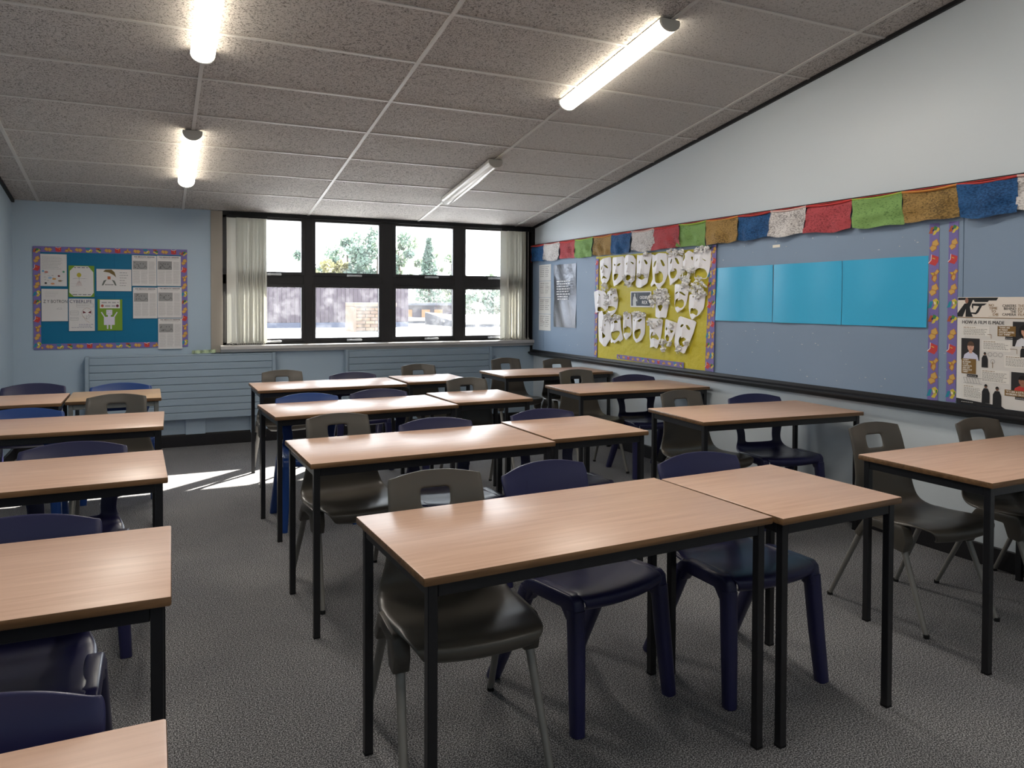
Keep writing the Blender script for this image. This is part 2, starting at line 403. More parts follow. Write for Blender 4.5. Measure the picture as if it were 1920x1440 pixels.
# ================================================================== DESKS
DH, DT = .7483, .024
def edge_mats(me):
    for p in me.polygons: p.material_index = 1 if abs(p.normal.z) < .8 or p.normal.z < 0 else 0
_desk = {}
def desk_meshes(w, topmat, metal):
    k = (w, topmat.name, metal.name)
    if k in _desk: return _desk[k]
    d = .6; hw, hd = w / 2, d / 2
    q = MB(); q.box(-hw, hw, -hd, hd, DH - DT, DH); top = q.mesh('desk_top', [topmat, M_EDGE], smooth=40, bevel=.005, seg=2); edge_mats(top)
    q = MB(); q.box(-hw + .045, hw - .045, -.0125, .0125, DH - DT - .036, DH - DT); rx = q.mesh('rail', metal, bevel=.002, seg=1)
    q = MB(); q.box(-.0125, .0125, -hd + .045, hd - .045, DH - DT - .036, DH - DT); ry = q.mesh('rail', metal, bevel=.002, seg=1)
    q = MB(); q.box(-.0135, .0135, -.0135, .0135, .006, DH - DT); leg = q.mesh('leg', metal, bevel=.002, seg=1)
    q = MB(); q.box(-.0132, .0132, -.0132, .0132, 0, .012); cap = q.mesh('foot_cap', M_FOOT)
    _desk[k] = (top, rx, ry, leg, cap, hw, hd)
    return _desk[k]
def desk(label, x, y, rz, w, topmat=M_TOP, metal=M_DESKMETAL, group='beech topped school desks'):
    top, rx, ry, leg, cap, hw, hd = desk_meshes(w, topmat, metal)
    t = thing('school_desk', label, 'desk', (x, y, 0), rz, group)
    ob('desk_top', top, t)
    for s in (-1, 1):
        ob('rail', rx, t, (0, s * (hd - .032), 0)); ob('rail', ry, t, (s * (hw - .032), 0, 0))
        for u in (-1, 1):
            l = ob('leg', leg, t, (s * (hw - .031), u * (hd - .031), 0)); ob('foot_cap', cap, l)
    return t
B, S = 1.18, .586
desk('long beech desk at the front of the middle block, nearest whole tabletop', 1.174, 2.06, .036, B)
desk('small square beech desk at the right end of the front middle desk', 2.066, 2.063, .041, S)
desk('long beech desk second from the front in the middle block', 1.172, 3.485, .021, B)
desk('small square beech desk joined to the second long middle desk', 2.073, 3.563, .012, S)
desk('long beech desk third from the front in the middle block, shining with window light', 1.217, 4.888, .05, B)
desk('small square beech desk joined to the third long middle desk', 2.13, 5.019, .007, S)
desk('long beech desk at the back of the middle block nearest the radiators', 1.303, 6.262, .002, B)
desk('small square beech desk joined to the rearmost long middle desk', 2.233, 6.38, 0, S)
desk('beech desk in the right row nearest the camera, cut by the frame edge', 3.463, 2.072, .006, B + .02)
desk('beech desk in the right row second from the front, standing skewed', 3.446, 3.63, -.075, B + .02)
desk('beech desk in the right row under the yellow mask display', 3.490, 5.12, -.04, B + .02)
desk('beech desk in the right row farthest back beside the window corner', 3.505, 6.548, .003, B)
desk('beech desk in the left row nearest the camera, only a corner showing', -.558, 1.032, 0, B - .03)
desk('beech desk in the left row second from the camera', -.524, 2.19, -.020, B - .05)
desk('beech desk in the left row third from the camera', -.522, 3.452, .020, B - .05)
desk('beech desk in the left row fourth from the camera', -.511, 4.789, -.020, B - .05)
desk('small yellow beech desk with grey metal legs in front of the radiator', -.245, 6.103, .006, S, M_TOP2, M_GREYMETAL)
desk('small beech desk with black legs in the far left corner', -.835, 6.06, 0, S - .02)

# ================================================================== CHAIRS
def shell(ctrl, nrow, us, opening, top_drop, back_curve, lift):
    pr = catmull(ctrl, nrow); ztop = pr[-1][1]
    vs = []; keep = []
    for (y, z, hw) in pr:
        for u in us:
            t = max(0.0, min(1.0, (z - .46) / .12))
            f = max(0.0, min(1.0, (z - (ztop - .07)) / .07))
            seat = 1 - t
            yy = y - back_curve * t * u * u + (.010 * t if abs(u) > .97 else 0)
            zz = z - top_drop * f * u * u + seat * lift * (u * u if y > -.2 else 0) - (seat * .014 if abs(u) > .97 and y > -.2 else 0)
            # convex front edge in plan
            if y < -.2: yy += .018 * u * u; zz += .004 * u * u
            vs.append((hw * u, yy, zz))
    n = len(us); fs = []
    for i in range(len(pr) - 1):
        for j in range(n - 1):
            zm = (pr[i][1] + pr[i + 1][1]) / 2; um = (us[j] + us[j + 1]) / 2
            if opening[0] < zm < opening[1] and abs(um) < opening[2] and pr[i][0] > .05: continue
            fs.append((i * n + j, i * n + j + 1, (i + 1) * n + j + 1, (i + 1) * n + j))
    return vs, fs
def shell_mesh(name, ctrl, nrow, us, opening, drop, curve, lift, mt, th):
    vs, fs = shell(ctrl, nrow, us, opening, drop, curve, lift)
    q = MB(); q.add(vs, fs); me = q.mesh(name, mt)
    bm = bmesh.new(); bm.from_mesh(me); bmesh.ops.delete(bm, geom=[v for v in bm.verts if not v.link_faces], context='VERTS'); bm.to_mesh(me); bm.free()
    me = bake(me, [('SOLIDIFY', dict(thickness=th, offset=0.0)), ('SUBSURF', dict(levels=2, render_levels=2))])
    me.name = name; me.polygons.foreach_set('use_smooth', [True] * len(me.polygons))
    return me
GREY_CTRL = [(-.252, .392, .150), (-.276, .404, .170), (-.288, .430, .190), (-.268, .449, .204), (-.19, .450, .215), (-.09, .441, .223), (.01, .433, .228), (.08, .436, .228), (.125, .453, .222),
             (.152, .490, .211), (.168, .55, .192), (.182, .62, .180), (.200, .70, .174), (.218, .765, .171), (.2285, .800, .170), (.236, .828, .168), (.2385, .840, .165)]
BLUE_CTRL = [(-.232, .392, .165), (-.250, .404, .175), (-.258, .426, .187), (-.236, .442, .196), (-.16, .441, .204), (-.05, .432, .208), (.05, .430, .206), (.105, .438, .198), (.135, .462, .182), (.150, .500, .168),
             (.162, .555, .172), (.176, .612, .192), (.192, .67, .206), (.208, .725, .211), (.2185, .760, .211), (.225, .785, .209), (.2285, .802, .204)]
US_G = [-1, -.93, -.76, -.52, -.30, -.20, .20, .30, .52, .76, .93, 1]
US_B = [-1, -.96, -.78, -.62, -.45, -.18, .18, .45, .62, .78, .96, 1]
g_shell = shell_mesh('seat_shell', GREY_CTRL, 30, US_G, (.712, .782, .29), .020, .030, .016, M_GREYPLASTIC, .010)
n_shell = shell_mesh('seat_shell', BLUE_CTRL, 30, US_B, (.485, .600, .62), .030, .032, .010, M_NAVY, .010)
def recol(me, mt):
    c = me.copy(); c.materials.clear(); c.materials.append(mt); return c
def grey_bracket(s):
    q = MB()
    q.prism([(-.150, .436), (-.135, .446), (.045, .446), (.062, .432), (.118, .352), (.088, .334), (.050, .392), (.02, .405), (-.075, .400), (-.098, .335), (-.150, .330), (-.164, .38)], 'x', s * .182 if s > 0 else s * .236, s * .236 if s > 0 else s * .182)
    return q.mesh('leg_bracket', M_GREYPLASTIC, smooth=40, bevel=.008, seg=2)
def grey_leg(s, f):
    q = MB()
    a, c = ((s * .205, -.128, .36), (s * .226, -.262, .012)) if f else ((s * .205, .098, .36), (s * .226, .260, .012))
    if f: a = (s * .207, -.126, .36); c = (s * .225, -.190 - .07, .012)
    q.tube([a, c], [.0135, .0105], 12, sx=1.15, sy=.9)
    return q.mesh('leg', M_CHAIRMETAL, smooth=50)
def foot(s, f, x, y):
    q = MB(); q.tube([(x, y, 0), (x, y, .016)], [.0125, .0130], 10); return q.mesh('foot_cap', M_FOOT, smooth=40)
g_br = [grey_bracket(s) for s in (-1, 1)]
g_legs = [(grey_leg(s, f), foot(s, f, s * .226, -.263 if f else .262)) for s in (-1, 1) for f in (1, 0)]
def blue_rail(s, mt):
    q = MB(); a, c = sorted((s * .178, s * .226))
    q.prism([(-.243, .36), (-.232, .436), (-.212, .452), (-.02, .450), (.025, .444), (.052, .420), (.066, .36), (.02, .36), (-.005, .397), (-.16, .397), (-.188, .36)], 'x', a, c)
    return q.mesh('side_rail', mt, smooth=40, bevel=.010, seg=3)
def blue_leg(s, f, mt):
    q = MB()
    if f: pts = [(s * .203, -.214, .40), (s * .212, -.230, .2), (s * .224, -.248, .0)]
    else: pts = [(s * .203, .040, .40), (s * .210, .130, .21), (s * .220, .236, .0)]
    q.tube(pts, [.027, .0255, .0225], 14, power=3.2, sx=1.0, sy=1.05)
    return q.mesh('leg', mt, smooth=50)
def blue_set(mt): return (recol(n_shell, mt), [blue_rail(s, mt) for s in (-1, 1)], [blue_leg(s, f, mt) for s in (-1, 1) for f in (1, 0)])
NAVY, BLUE = blue_set(M_NAVY), blue_set(M_BLUE)
def chair(kind, label, x, yb, rz=0.0):
    """x, yb: where the top of the back stands"""
    off = .235 if kind == 'g' else .225
    x0 = x + math.sin(rz) * off; y0 = yb - math.cos(rz) * off
    grp = {'g': 'grey plastic chairs with a slot in the back', 'n': 'navy one piece plastic chairs', 'b': 'bright blue one piece plastic chairs'}[kind]
    t = thing('classroom_chair', label, 'chair', (x0, y0, 0), rz, grp)
    if kind == 'g':
        ob('seat_shell', g_shell, t)
        for me in g_br: ob('leg_bracket', me, t)
        for l, f in g_legs: o = ob('leg', l, t); ob('foot_cap', f, o)
    else:
        s, r, l = NAVY if kind == 'n' else BLUE
        ob('seat_shell', s, t)
        for me in r: ob('side_rail', me, t)
        for me in l: ob('leg', me, t)
    return t
# middle block
chair('g', 'grey slotted chair tucked under the left end of the front middle desk', .885, 2.485, -.06)
chair('n', 'navy chair tucked under the middle of the front long desk, turned slightly', 1.378, 2.618, .20)
chair('n', 'navy chair where the front long desk meets the small square desk', 2.050, 2.504, .0)
chair('g', 'grey slotted chair under the left end of the second middle desk', .868, 3.96, .10)
chair('n', 'navy chair behind the right half of the second middle desk', 1.375, 3.85, .0)
chair('n', 'navy chair behind the small square desk in the second row', 2.06, 3.915, .0)
chair('b', 'bright blue chair behind the left end of the third middle desk', .945, 5.235, .0)
chair('n', 'navy chair behind the right half of the third middle desk', 1.46, 5.29, .0)
chair('g', 'grey slotted chair behind the small square desk in the third row', 2.20, 5.44, .0)
chair('g', 'grey slotted chair behind the left end of the rearmost middle desk', .995, 6.67, .0)
chair('n', 'navy chair behind the centre of the rearmost middle desk', 1.60, 6.655, .0)
chair('g', 'grey slotted chair behind the small square desk at the back', 2.265, 6.82, .0)
# right row
chair('g', 'grey slotted chair at the left end of the nearest right hand desk', 3.215, 2.590, -.04)
chair('g', 'grey slotted chair at the wall end of the nearest right hand desk', 3.835, 2.47, -.03)
chair('g', 'grey slotted chair at the left end of the skewed right hand desk', 3.205, 4.085, .0)
chair('n', 'navy chair near the wall behind the skewed right hand desk', 3.752, 3.975, -.16)
chair('g', 'grey slotted chair at the left end of the desk below the masks', 3.35, 5.725, .0)
chair('n', 'navy chair near the wall at the desk below the masks', 3.785, 5.475, -.1)
chair('g', 'grey slotted chair left behind the farthest right hand desk', 3.365, 7.22, .0)
chair('g', 'grey slotted chair nearest the wall corner behind the farthest right desk', 3.825, 6.93, .0)
# left row
chair('n', 'navy chair lowest in the frame at the nearest left desk', -.285, 1.425, .0)
chair('n', 'navy chair behind the second left desk with its seat showing under it', -.352, 2.575, .0)
chair('n', 'navy chair behind the third left desk, open back showing below', -.318, 3.835, -.02)
chair('b', 'bright blue chair behind the fourth left desk by the wall', -.685, 5.15, .0)
chair('g', 'grey slotted chair behind the right end of the fourth left desk', -.21, 5.345, .0)
chair('n', 'navy chair in the far left corner behind the small desks', -.815, 6.67, .0)
chair('b', 'bright blue chair in front of the long radiator on the left', -.223, 6.455, .0)

# ================================================================== CEILING LAMPS
def lamp(label, x, y, lit, length=1.18):
    t = thing('strip_lamp', label, 'ceiling light', (x, y, ceil_z(y) - .004), 0, 'ceiling strip lamps', rot=(-SL, 0, 0))
    L2 = length / 2
    q = MB(); q.box(-.055, .055, -L2, L2, -.022, 0); ob('lamp_tray', q.mesh('lamp_tray', M_WHITEPLASTIC, bevel=.003), t)
    prof = [(-.062, -.012)] + [(.064 * math.cos(a), -.020 - .052 * math.sin(a)) for a in [math.pi - math.pi * k / 14 for k in range(15)]] + [(.062, -.012)]
    q = MB(); n = len(prof); vs = [(p[0], -L2 + .012, p[1]) for p in prof] + [(p[0], L2 - .012, p[1]) for p in prof]
    q.add(vs, [(i, i + 1, n + i + 1, n + i) for i in range(n - 1)])
    dm = bake(q.mesh('diffuser', M_LIT if lit else M_UNLIT), [('SOLIDIFY', dict(thickness=.003, offset=0))]); dm.name = 'diffuser'
    dm.polygons.foreach_set('use_smooth', [True] * len(dm.polygons)); dm.set_sharp_from_angle(angle=.7)
    ob('diffuser', dm, t)['label'] = 'glowing white diffuser' if lit else 'unlit ribbed clear diffuser'
    prof2 = [(-.066, -.004)] + [(.067 * math.cos(a), -.020 - .055 * math.sin(a)) for a in [math.pi - math.pi * k / 14 for k in range(15)]] + [(.066, -.004)]
    for s, mt in ((-1, M_CAP), (1, M_WHITEPLASTIC)):
        q = MB(); a, c = sorted((s * (L2 - .012), s * (L2 + .006))); q.prism(prof2, 'y', a, c); ob('end_cap', q.mesh('end_cap', mt, smooth=40, bevel=.002, seg=1), t)
    if lit:
        l = bpy.data.lights.new('lamp_light', 'AREA'); l.shape = 'RECTANGLE'; l.size = .10; l.size_y = length - .06; l.energy = LAMP_WATTS; l.color = (1.0, .955, .89); l.spread = math.radians(180)
        lo = bpy.data.objects.new('lamp_light', l); COL.objects.link(lo); lo.parent = t; lo.location = (0, 0, -.076)
    if not lit:
        q = MB()
        for sx in (-.022, .022): q.tube([(sx, -L2 + .03, -.045), (sx, L2 - .03, -.045)], .008, 8)
        ob('tube', q.mesh('tube', M_STEEL, smooth=40), t)
lamp('lit strip lamp at the top left edge of the picture', .260, 4.06, True)
lamp('lit strip lamp on the left nearer the window wall', .260, 6.46, True)
lamp('lit strip lamp on the right, nearer the pinboard wall', 2.635, 4.05, True)
lamp('unlit strip lamp on the right near the window', 2.650, 6.475, False)
lamp('lit strip lamp of the left line, third from the window', .260, 1.64, True)
lamp('lit strip lamp of the right line, third from the window', 2.635, 1.64, True)
lamp('lit strip lamp of the left line farthest from the window', .260, -.78, True)
lamp('lit strip lamp of the right line farthest from the window', 2.635, -.78, True)

# ================================================================== RADIATORS
def radiator(label, x0, x1, z0, z1, pipe):
    t = thing('radiator', label, 'radiator', (x0, YF, 0)); w = x1 - x0; y0, y1 = -.10, -.025
    q = MB(); q.box(.03, w - .03, y0 + .012, y1, z0 + .004, z1 - .004); ob('body', q.mesh('body', M_RAD, bevel=.003), t)
    q = MB(); q.box(0, .034, y0 - .004, y1 + .02, z0, z1 + .004); e0 = q.mesh('end_cover', M_RAD, bevel=.006)
    ob('end_cover', e0, t); ob('end_cover', e0, t, (w - .034, 0, 0))
    q = MB(); q.box(.034, w - .034, y0 + .006, y1, z1 - .012, z1); ob('top_grille', q.mesh('top_grille', M_RAD, bevel=.003), t)
    n = 9; h = (z1 - .012 - z0) / n
    q = MB(); q.box(.036, w - .036, y0 + .001, y0 + .014, 0, h - .005); pm = q.mesh('panel', M_RAD, bevel=.0035)
    for i in range(n): ob('panel', pm, t, (0, 0, z0 + i * h + .002))
    q = MB()
    for s in (.3, w - .3): q.box(s - .02, s + .02, y1, 0, z0 + .05, z1 - .1)
    ob('wall_bracket', q.mesh('wall_bracket', M_RAD), t)
    q = MB()
    if pipe == 'right':
        q.tube([(w - .01, -.05, z1 - .13), (w + .05, -.05, z1 - .13)], .013, 10); q.tube([(w + .05, -.05, z1 - .13), (w + .11, -.05, z1 - .145)], .019, 10)
        ob('valve', q.mesh('valve', M_RAD, smooth=40), t)
    return t
radiator('long pale blue panel radiator on the left below the noticeboard', -.572, 1.121, .275, .905, '')
radiator('pale blue panel radiator on the right under the window', 1.833, 3.53, .275, .915, 'right')
q = MB(); q.box(.885, 1.01, YF - .05, YF, .10, .274); q.box(.28, .46, YF - .03, YF, .118, .272)
struct(ob('trim_6', q.mesh('trim_6', M_WALL, bevel=.003)), 'boxed pipe cover below the long radiator')
# crumpled green paper strip on the long radiator
q = MB(); rr = random.Random(3); nx = 22
vs = []
for i in range(nx + 1):
    for j in range(5):
        f = i / nx; vs.append((.338 + .216 * f, YF - .078 - .012 * math.sin(f * 19) * (j - 2) / 2 + rr.uniform(-.003, .003), .912 + .008 * j + .006 * f + rr.uniform(-.003, .003)))
q.add(vs, [(i * 5 + j, (i + 1) * 5 + j, (i + 1) * 5 + j + 1, i * 5 + j + 1) for i in range(nx) for j in range(4)])
me = bake(q.mesh('paper_strip', mat('pale_green_paper', rgb(176, 192, 158), .7, .2)), [('SOLIDIFY', dict(thickness=.002, offset=0))])
tag(ob('paper_strip', me), 'crumpled pale green paper strip lying on top of the long radiator', 'paper')

# ================================================================== VERTICAL BLINDS
def blind(label, slats, z0, z1):
    t = thing('vertical_blind', label, 'blind', (slats[0][0], YF - .03, 0)); x0 = slats[0][0]
    xa = min(s[0] for s in slats) - x0; xb = max(s[0] for s in slats) - x0
    q = MB(); q.box(xa - .03, xb + .03, -.018, .018, z1, z1 + .03); ob('head_track', q.mesh('head_track', M_BLACK, bevel=.003), t)
    rr = random.Random(len(slats))
    for (x, ang, wd) in slats:
        q = MB(); n = 6; vs = []; ca, sa = math.cos(ang), math.sin(ang)
        zs = [z1, z1 - .3, z1 - .7, z0 + .25, z0 + .04, z0]
        jit = rr.uniform(-.006, .006); tw = rr.uniform(-.10, .10)
        for k, z in enumerate(zs):
            for i in range(n + 1):
                u = (i / n - .5) * wd; v = .006 * (1 - (2 * i / n - 1) ** 2)
                f = k / (len(zs) - 1); a2 = ang + tw * f * f; ca, sa = math.cos(a2), math.sin(a2)
                vs.append((u * ca - v * sa + jit * f, u * sa + v * ca, z))
        q.add(vs, [(k * (n + 1) + i, k * (n + 1) + i + 1, (k + 1) * (n + 1) + i + 1, (k + 1) * (n + 1) + i) for k in range(len(zs) - 1) for i in range(n)])
        me = q.mesh('slat', M_BLIND, fix=False); me.polygons.foreach_set('use_smooth', [True] * len(me.polygons))
        sl = ob('slat', me, t, (x - x0, 0, 0))
        q = MB(); q.box(-.012, .012, -.004, .004, z0 - .004, z0 + .014); wt = ob('bottom_weight', q.mesh('bottom_weight', M_CHAIN), sl)
    q = MB(); pts = []
    for i in range(len(slats)):
        x = slats[i][0] - x0; pts += [(x, -.022, z0 + .012), (x + .008, -.026, z0 - .012)]
    for a, c in zip(pts[:-1], pts[1:]): q.tube([a, c], .0016, 5)
    ob('bottom_chain', q.mesh('bottom_chain', M_CHAIN), t)
    return t
rb = random.Random(5)
sl = [(.705, .10, .089)] + [(.755 + .0175 * i, 1.82 + rb.uniform(-.10, .10), .089) for i in range(15)] + [(1.020, 2.1, .080)]
blind('cream vertical blind gathered at the left side of the window', sl, 1.005, 2.262)
sl = [(3.705, .12, .100)] + [(3.752 + .0165 * i, 1.40 + rb.uniform(-.10, .10), .089) for i in range(15)] + [(4.025, 1.15, .089)]
blind('cream vertical blind gathered in the right corner of the window', sl, .995, 2.262)

# ================================================================== FLAT PRINTED SHEETS
class Sheet:
    """flat polygons in (u right, v up) with small height steps, mapped onto a wall"""
    def __init__(s): s.mb = MB(); s.mats = []; s.lv = 0
    def mi(s, mt):
        if mt not in s.mats: s.mats.append(mt)
        return s.mats.index(mt)
    def poly(s, pts, mt, h):
        a = sum(pts[i][0] * pts[(i + 1) % len(pts)][1] - pts[(i + 1) % len(pts)][0] * pts[i][1] for i in range(len(pts)))
        if a < 0: pts = pts[::-1]
        if len(pts) > 4:
            vs = [Vector((p[0], p[1], 0)) for p in pts]
            tri = tessellate_polygon([vs])
            s.mb.add([(p[0], p[1], h) for p in pts], [tuple(t) for t in tri], s.mi(mt))
        else: s.mb.add([(p[0], p[1], h) for p in pts], [tuple(range(len(pts)))], s.mi(mt))
    def rect(s, x0, y0, x1, y1, mt, h): s.poly([(x0, y0), (x1, y0), (x1, y1), (x0, y1)], mt, h)
    def slab(s, x0, y0, x1, y1, mt, h0, h1): s.mb.box(x0, x1, y0, y1, h0, h1, s.mi(mt))
    def line(s, p, q, w, mt, h):
        dx, dy = q[0] - p[0], q[1] - p[1]; l = math.hypot(dx, dy) or 1; nx, ny = -dy / l * w / 2, dx / l * w / 2
        s.poly([(p[0] + nx, p[1] + ny), (p[0] - nx, p[1] - ny), (q[0] - nx, q[1] - ny), (q[0] + nx, q[1] + ny)], mt, h)
    def path(s, pts, w, mt, h):
        for a, b in zip(pts[:-1], pts[1:]): s.line(a, b, w, mt, h)
    def disk(s, x, y, rx, ry, mt, h, n=14): s.poly([(x + rx * math.cos(2 * math.pi * i / n), y + ry * math.sin(2 * math.pi * i / n)) for i in range(n)], mt, h)
    def words(s, x0, x1, y, hgt, mt, h, rr, fill=.85):
        """a row of illegible small print: short dashes with gaps"""
        x = x0; end = x0 + (x1 - x0) * (fill + rr.uniform(-.1, .1))
        while x < end:
            w = rr.uniform(1.5, 4.5) * hgt; s.rect(x, y + rr.uniform(-.1, .1) * hgt, min(x + w, x1), y + hgt * .8, mt, h); x += w + hgt * .9
    def text(s, txt, x, y, size, mt, h, align='LEFT', width=None, sq=1.0, bold=0.0):
        c = bpy.data.curves.new('t', 'FONT'); c.body = txt; c.size = size; c.align_x = align; c.resolution_u = 2; c.space_line = .85
        o = bpy.data.objects.new('t', c); me = o.to_mesh()
        xs_ = [v.co.x for v in me.vertices]
        k = sq if width is None or not xs_ else width / (max(xs_) - min(xs_))
        for j, dx in enumerate((0,) if not bold else (-bold, 0, bold)): s.mb.add([(x + v.co.x * k + dx, y + v.co.y, h + j * .00004) for v in me.vertices], [tuple(p.vertices) for p in me.polygons], s.mi(mt))
        o.to_mesh_clear(); bpy.data.objects.remove(o); bpy.data.curves.remove(c)
    def done(s, name, fn, parent=None):
        s.mb.v = [fn(*p) for p in s.mb.v]
        me = s.mb.mesh(name, s.mats, fix=False)
        return ob(name, me, parent)
XB = 4.085                                           # face of the pinboard on the right wall
onright = lambda off: (lambda u, v, h: (XB - off - h, -u, v))
onfar = lambda off: (lambda u, v, h: (u, YF - off - h, v))

# border trimmer with the repeating book clip art
PURPLE, TAN, TANE, RED, REDE, TEAL, YEL, GRN, BRN, DBL, WHT = ink(120, 108, 168), ink(206, 164, 88), ink(178, 120, 60), ink(196, 66, 66), ink(235, 225, 222), ink(36, 138, 160), ink(208, 186, 70), ink(62, 130, 66), ink(170, 90, 56), ink(40, 40, 84), ink(228, 224, 214)
def icon(sh, k, cx, cy, sc, rot, h):
    c, s_ = math.cos(rot), math.sin(rot)
    def T(pts): return [(cx + sc * (p[0] * c - p[1] * s_), cy + sc * (p[0] * s_ + p[1] * c)) for p in pts]
    P = lambda pts, mt, d=0: sh.poly(T(pts), mt, h + d * .0002)
    k = k % 6
    if k in (0, 3):
        P([(-.62, -.05), (-.2, -.36), (.0, -.25), (.25, -.42), (.64, -.02), (.25, .30), (-.05, .22), (-.35, .36)], TANE)
        P([(-.56, .0), (-.2, -.28), (.0, -.17), (.25, -.33), (.58, .0), (.25, .27), (-.05, .17), (-.35, .32)], TAN, 1)
        P([(-.03, -.18), (.03, -.18), (-.02, .18), (-.08, .18)], TANE, 2)
    elif k == 1:
        P([(-.45, .42), (-.1, .30), (.4, .45), (.42, -.30), (.0, -.42), (-.42, -.30)], RED)
        P([(-.42, .45), (-.1, .30), (.4, .47), (.4, .40), (-.1, .24), (-.42, .38)], REDE, 1); P([(.1, -.05), (.17, -.05), (.17, .22), (.1, .22)], YEL, 1)
    elif k == 2:
        P([(-.60, -.35), (-.2, -.42), (.1, -.25), (.5, -.4), (.62, -.1), (.25, .05), (.05, .45), (-.12, .1), (-.5, .0)], TANE)
        P([(-.5, -.3), (-.2, -.34), (.0, -.2), (-.15, .0), (-.45, -.05)], TAN, 1); P([(.1, -.18), (.45, -.32), (.55, -.1), (.2, .02)], TAN, 1); P([(-.05, .05), (.05, .38), (.15, .05)], YEL, 1); P([(-.5, .0), (-.3, .12), (-.12, .1), (-.2, -.02)], BRN, 2)
    elif k == 4:
        P([(-.55, .40), (.15, .42), (.25, .15), (-.35, .10)], TEAL); P([(-.42, -.02), (.0, -.12), (.1, -.42), (-.35, -.35)], YEL); P([(.0, -.05), (.35, .22), (.62, -.02), (.45, -.38), (.1, -.40)], YEL, 1); P([(.05, -.08), (.3, .08), (.25, -.1), (.1, -.2)], WHT, 2); P([(.12, -.3), (.42, -.15), (.42, -.3), (.15, -.38)], GRN, 2)
    else:
        P([(-.4, .42), (.2, .40), (.3, .12), (-.3, .08)], BRN); P([(-.42, .02), (.0, .0), (.15, -.3), (-.3, -.2)], YEL); P([(.0, .12), (.42, .15), (.38, -.2), (.1, -.12)], GRN, 1); P([(.05, -.18), (.4, -.2), (.3, -.45), (.0, -.38)], YEL, 2); P([(-.1, .18), (.1, .18), (.1, .02), (-.1, .05)], DBL, 2)
def strip(name, quad, fn, label, vertical, pitch, ph=0, parent=None, scw=.98, group=None):
    """quad = 4 corners (u,v): bottom-left, bottom-right, top-right, top-left"""
    sh = Sheet(); bl, br, tr, tl = [Vector(p) for p in quad]
    sh.poly([tuple(p) for p in (bl, br, tr, tl)], PURPLE, .0008)
    a0, a1 = ((bl + br) / 2, (tl + tr) / 2) if vertical else ((bl + tl) / 2, (br + tr) / 2)
    wd = (br - bl).length if vertical else (tl - bl).length
    L_ = (a1 - a0).length; n = int(L_ / pitch)
    rr = random.Random(int(L_ * 1000) + ph)
    for i in range(int(L_ * 160)):
        p = a0 + (a1 - a0) * rr.random(); q = (br - bl).normalized() if vertical else (tl - bl).normalized(); p = p + q * rr.uniform(-.44, .44) * wd
        sh.disk(p.x, p.y, .0012, .0012, ink(150, 132, 196), .0010, 5)
    for i in range(n):
        p = a1 + (a0 - a1) * ((i + .5) / n) if vertical else a0 + (a1 - a0) * ((i + .5) / n)
        icon(sh, i + ph, p.x, p.y, wd * scw * (1.02 if vertical else 1.05), math.radians(68) if vertical else 0, .0012)
    o = sh.done(name, fn, parent)
    if label: tag(o, label, 'border strip', group or 'purple book border strips')
    return o

# ================================================================== RIGHT WALL PINBOARD
YB0 = .6
pin = thing('pinboard', 'long blue grey felt pinboard with black frame on the right wall', 'notice board', (XR, 4.3, 0))
def pin_part(name, mb, mt, **k):
    mb.v = [(a - XR, c - 4.3, d) for a, c, d in mb.v]; return ob(name, mb.mesh(name, mt, **k), pin)
for y0, y1 in ((7.692, 7.98), (2.704, 7.689), (YB0, 2.701)):
    q = MB(); q.box(XB, XR, y0, y1, .845, 2.085); pin_part('felt_panel', q, M_BOARD, bevel=.0015, seg=1)
q = MB(); q.box(XB - .018, XR, YB0, 7.98, 2.082, 2.109); pin_part('top_frame', q, M_BLACK, bevel=.003)
q = MB(); q.prism([(XB - .05, .838), (XB - .05, .822), (XB - .012, .798), (XR, .798), (XR, .868), (XB - .012, .868), (XB - .012, .846)], 'y', YB0, 8.0)
pin_part('ledge', q, M_BLACK, smooth=30, bevel=.002)
q = MB(); rr = random.Random(21)
for i in range(64):
    y = rr.uniform(2.75, 4.75) if i < 52 else rr.uniform(6.6, 7.4); z = rr.uniform(.9, 1.24) if rr.random() < .65 else rr.uniform(1.74, 1.88)
    a = rr.uniform(0, 3.14); l = rr.uniform(.003, .006); q.box(XB - .002, XB + .001, y - l * abs(math.cos(a)) - .001, y + l * abs(math.cos(a)) + .001, z - l * abs(math.sin(a)) * .6 - .001, z + l * abs(math.sin(a)) * .6 + .001)
st = pin_part('staple', q, M_STEEL); st['kind'] = 'stuff'
q = MB(); q.box(XB - .002, XB, 4.065, 4.135, 1.832, 1.852); tag(ob('paper_scrap', q.mesh('paper_scrap', ink(232, 226, 212))), 'torn scrap of cream paper under the white flag', 'paper')

# cyan sheets, slightly buckled
def buckled(name, y0, y1, z0, z1, mt, amp, seed, label, cat, group, off=.001):
    rr = random.Random(seed); nx, nz = 16, 12; vs = []; ph = [rr.uniform(0, 6.28) for _ in range(4)]
    for i in range(nx + 1):
        for j in range(nz + 1):
            f, g = i / nx, j / nz
            e = 4 * f * (1 - f) * 1.0
            h = off + amp * (.45 * e * (.5 + .5 * math.sin(5.2 * f + ph[0] + 1.2 * g)) + .25 * (.5 + .5 * math.sin(9 * f + ph[1] - 2 * g)) * (.3 + .7 * abs(g - .15)) + (.35 * (1 - g) ** 2 * abs(2 * f - 1)))
            vs.append((XB - h, y1 + (y0 - y1) * f, z0 + (z1 - z0) * g))
    q = MB(); q.add(vs, [(i * (nz + 1) + j, (i + 1) * (nz + 1) + j, (i + 1) * (nz + 1) + j + 1, i * (nz + 1) + j + 1) for i in range(nx) for j in range(nz)])
    me = q.mesh(name, mt); me.polygons.foreach_set('use_smooth', [True] * len(me.polygons))
    return tag(ob(name, me), label, cat, group)
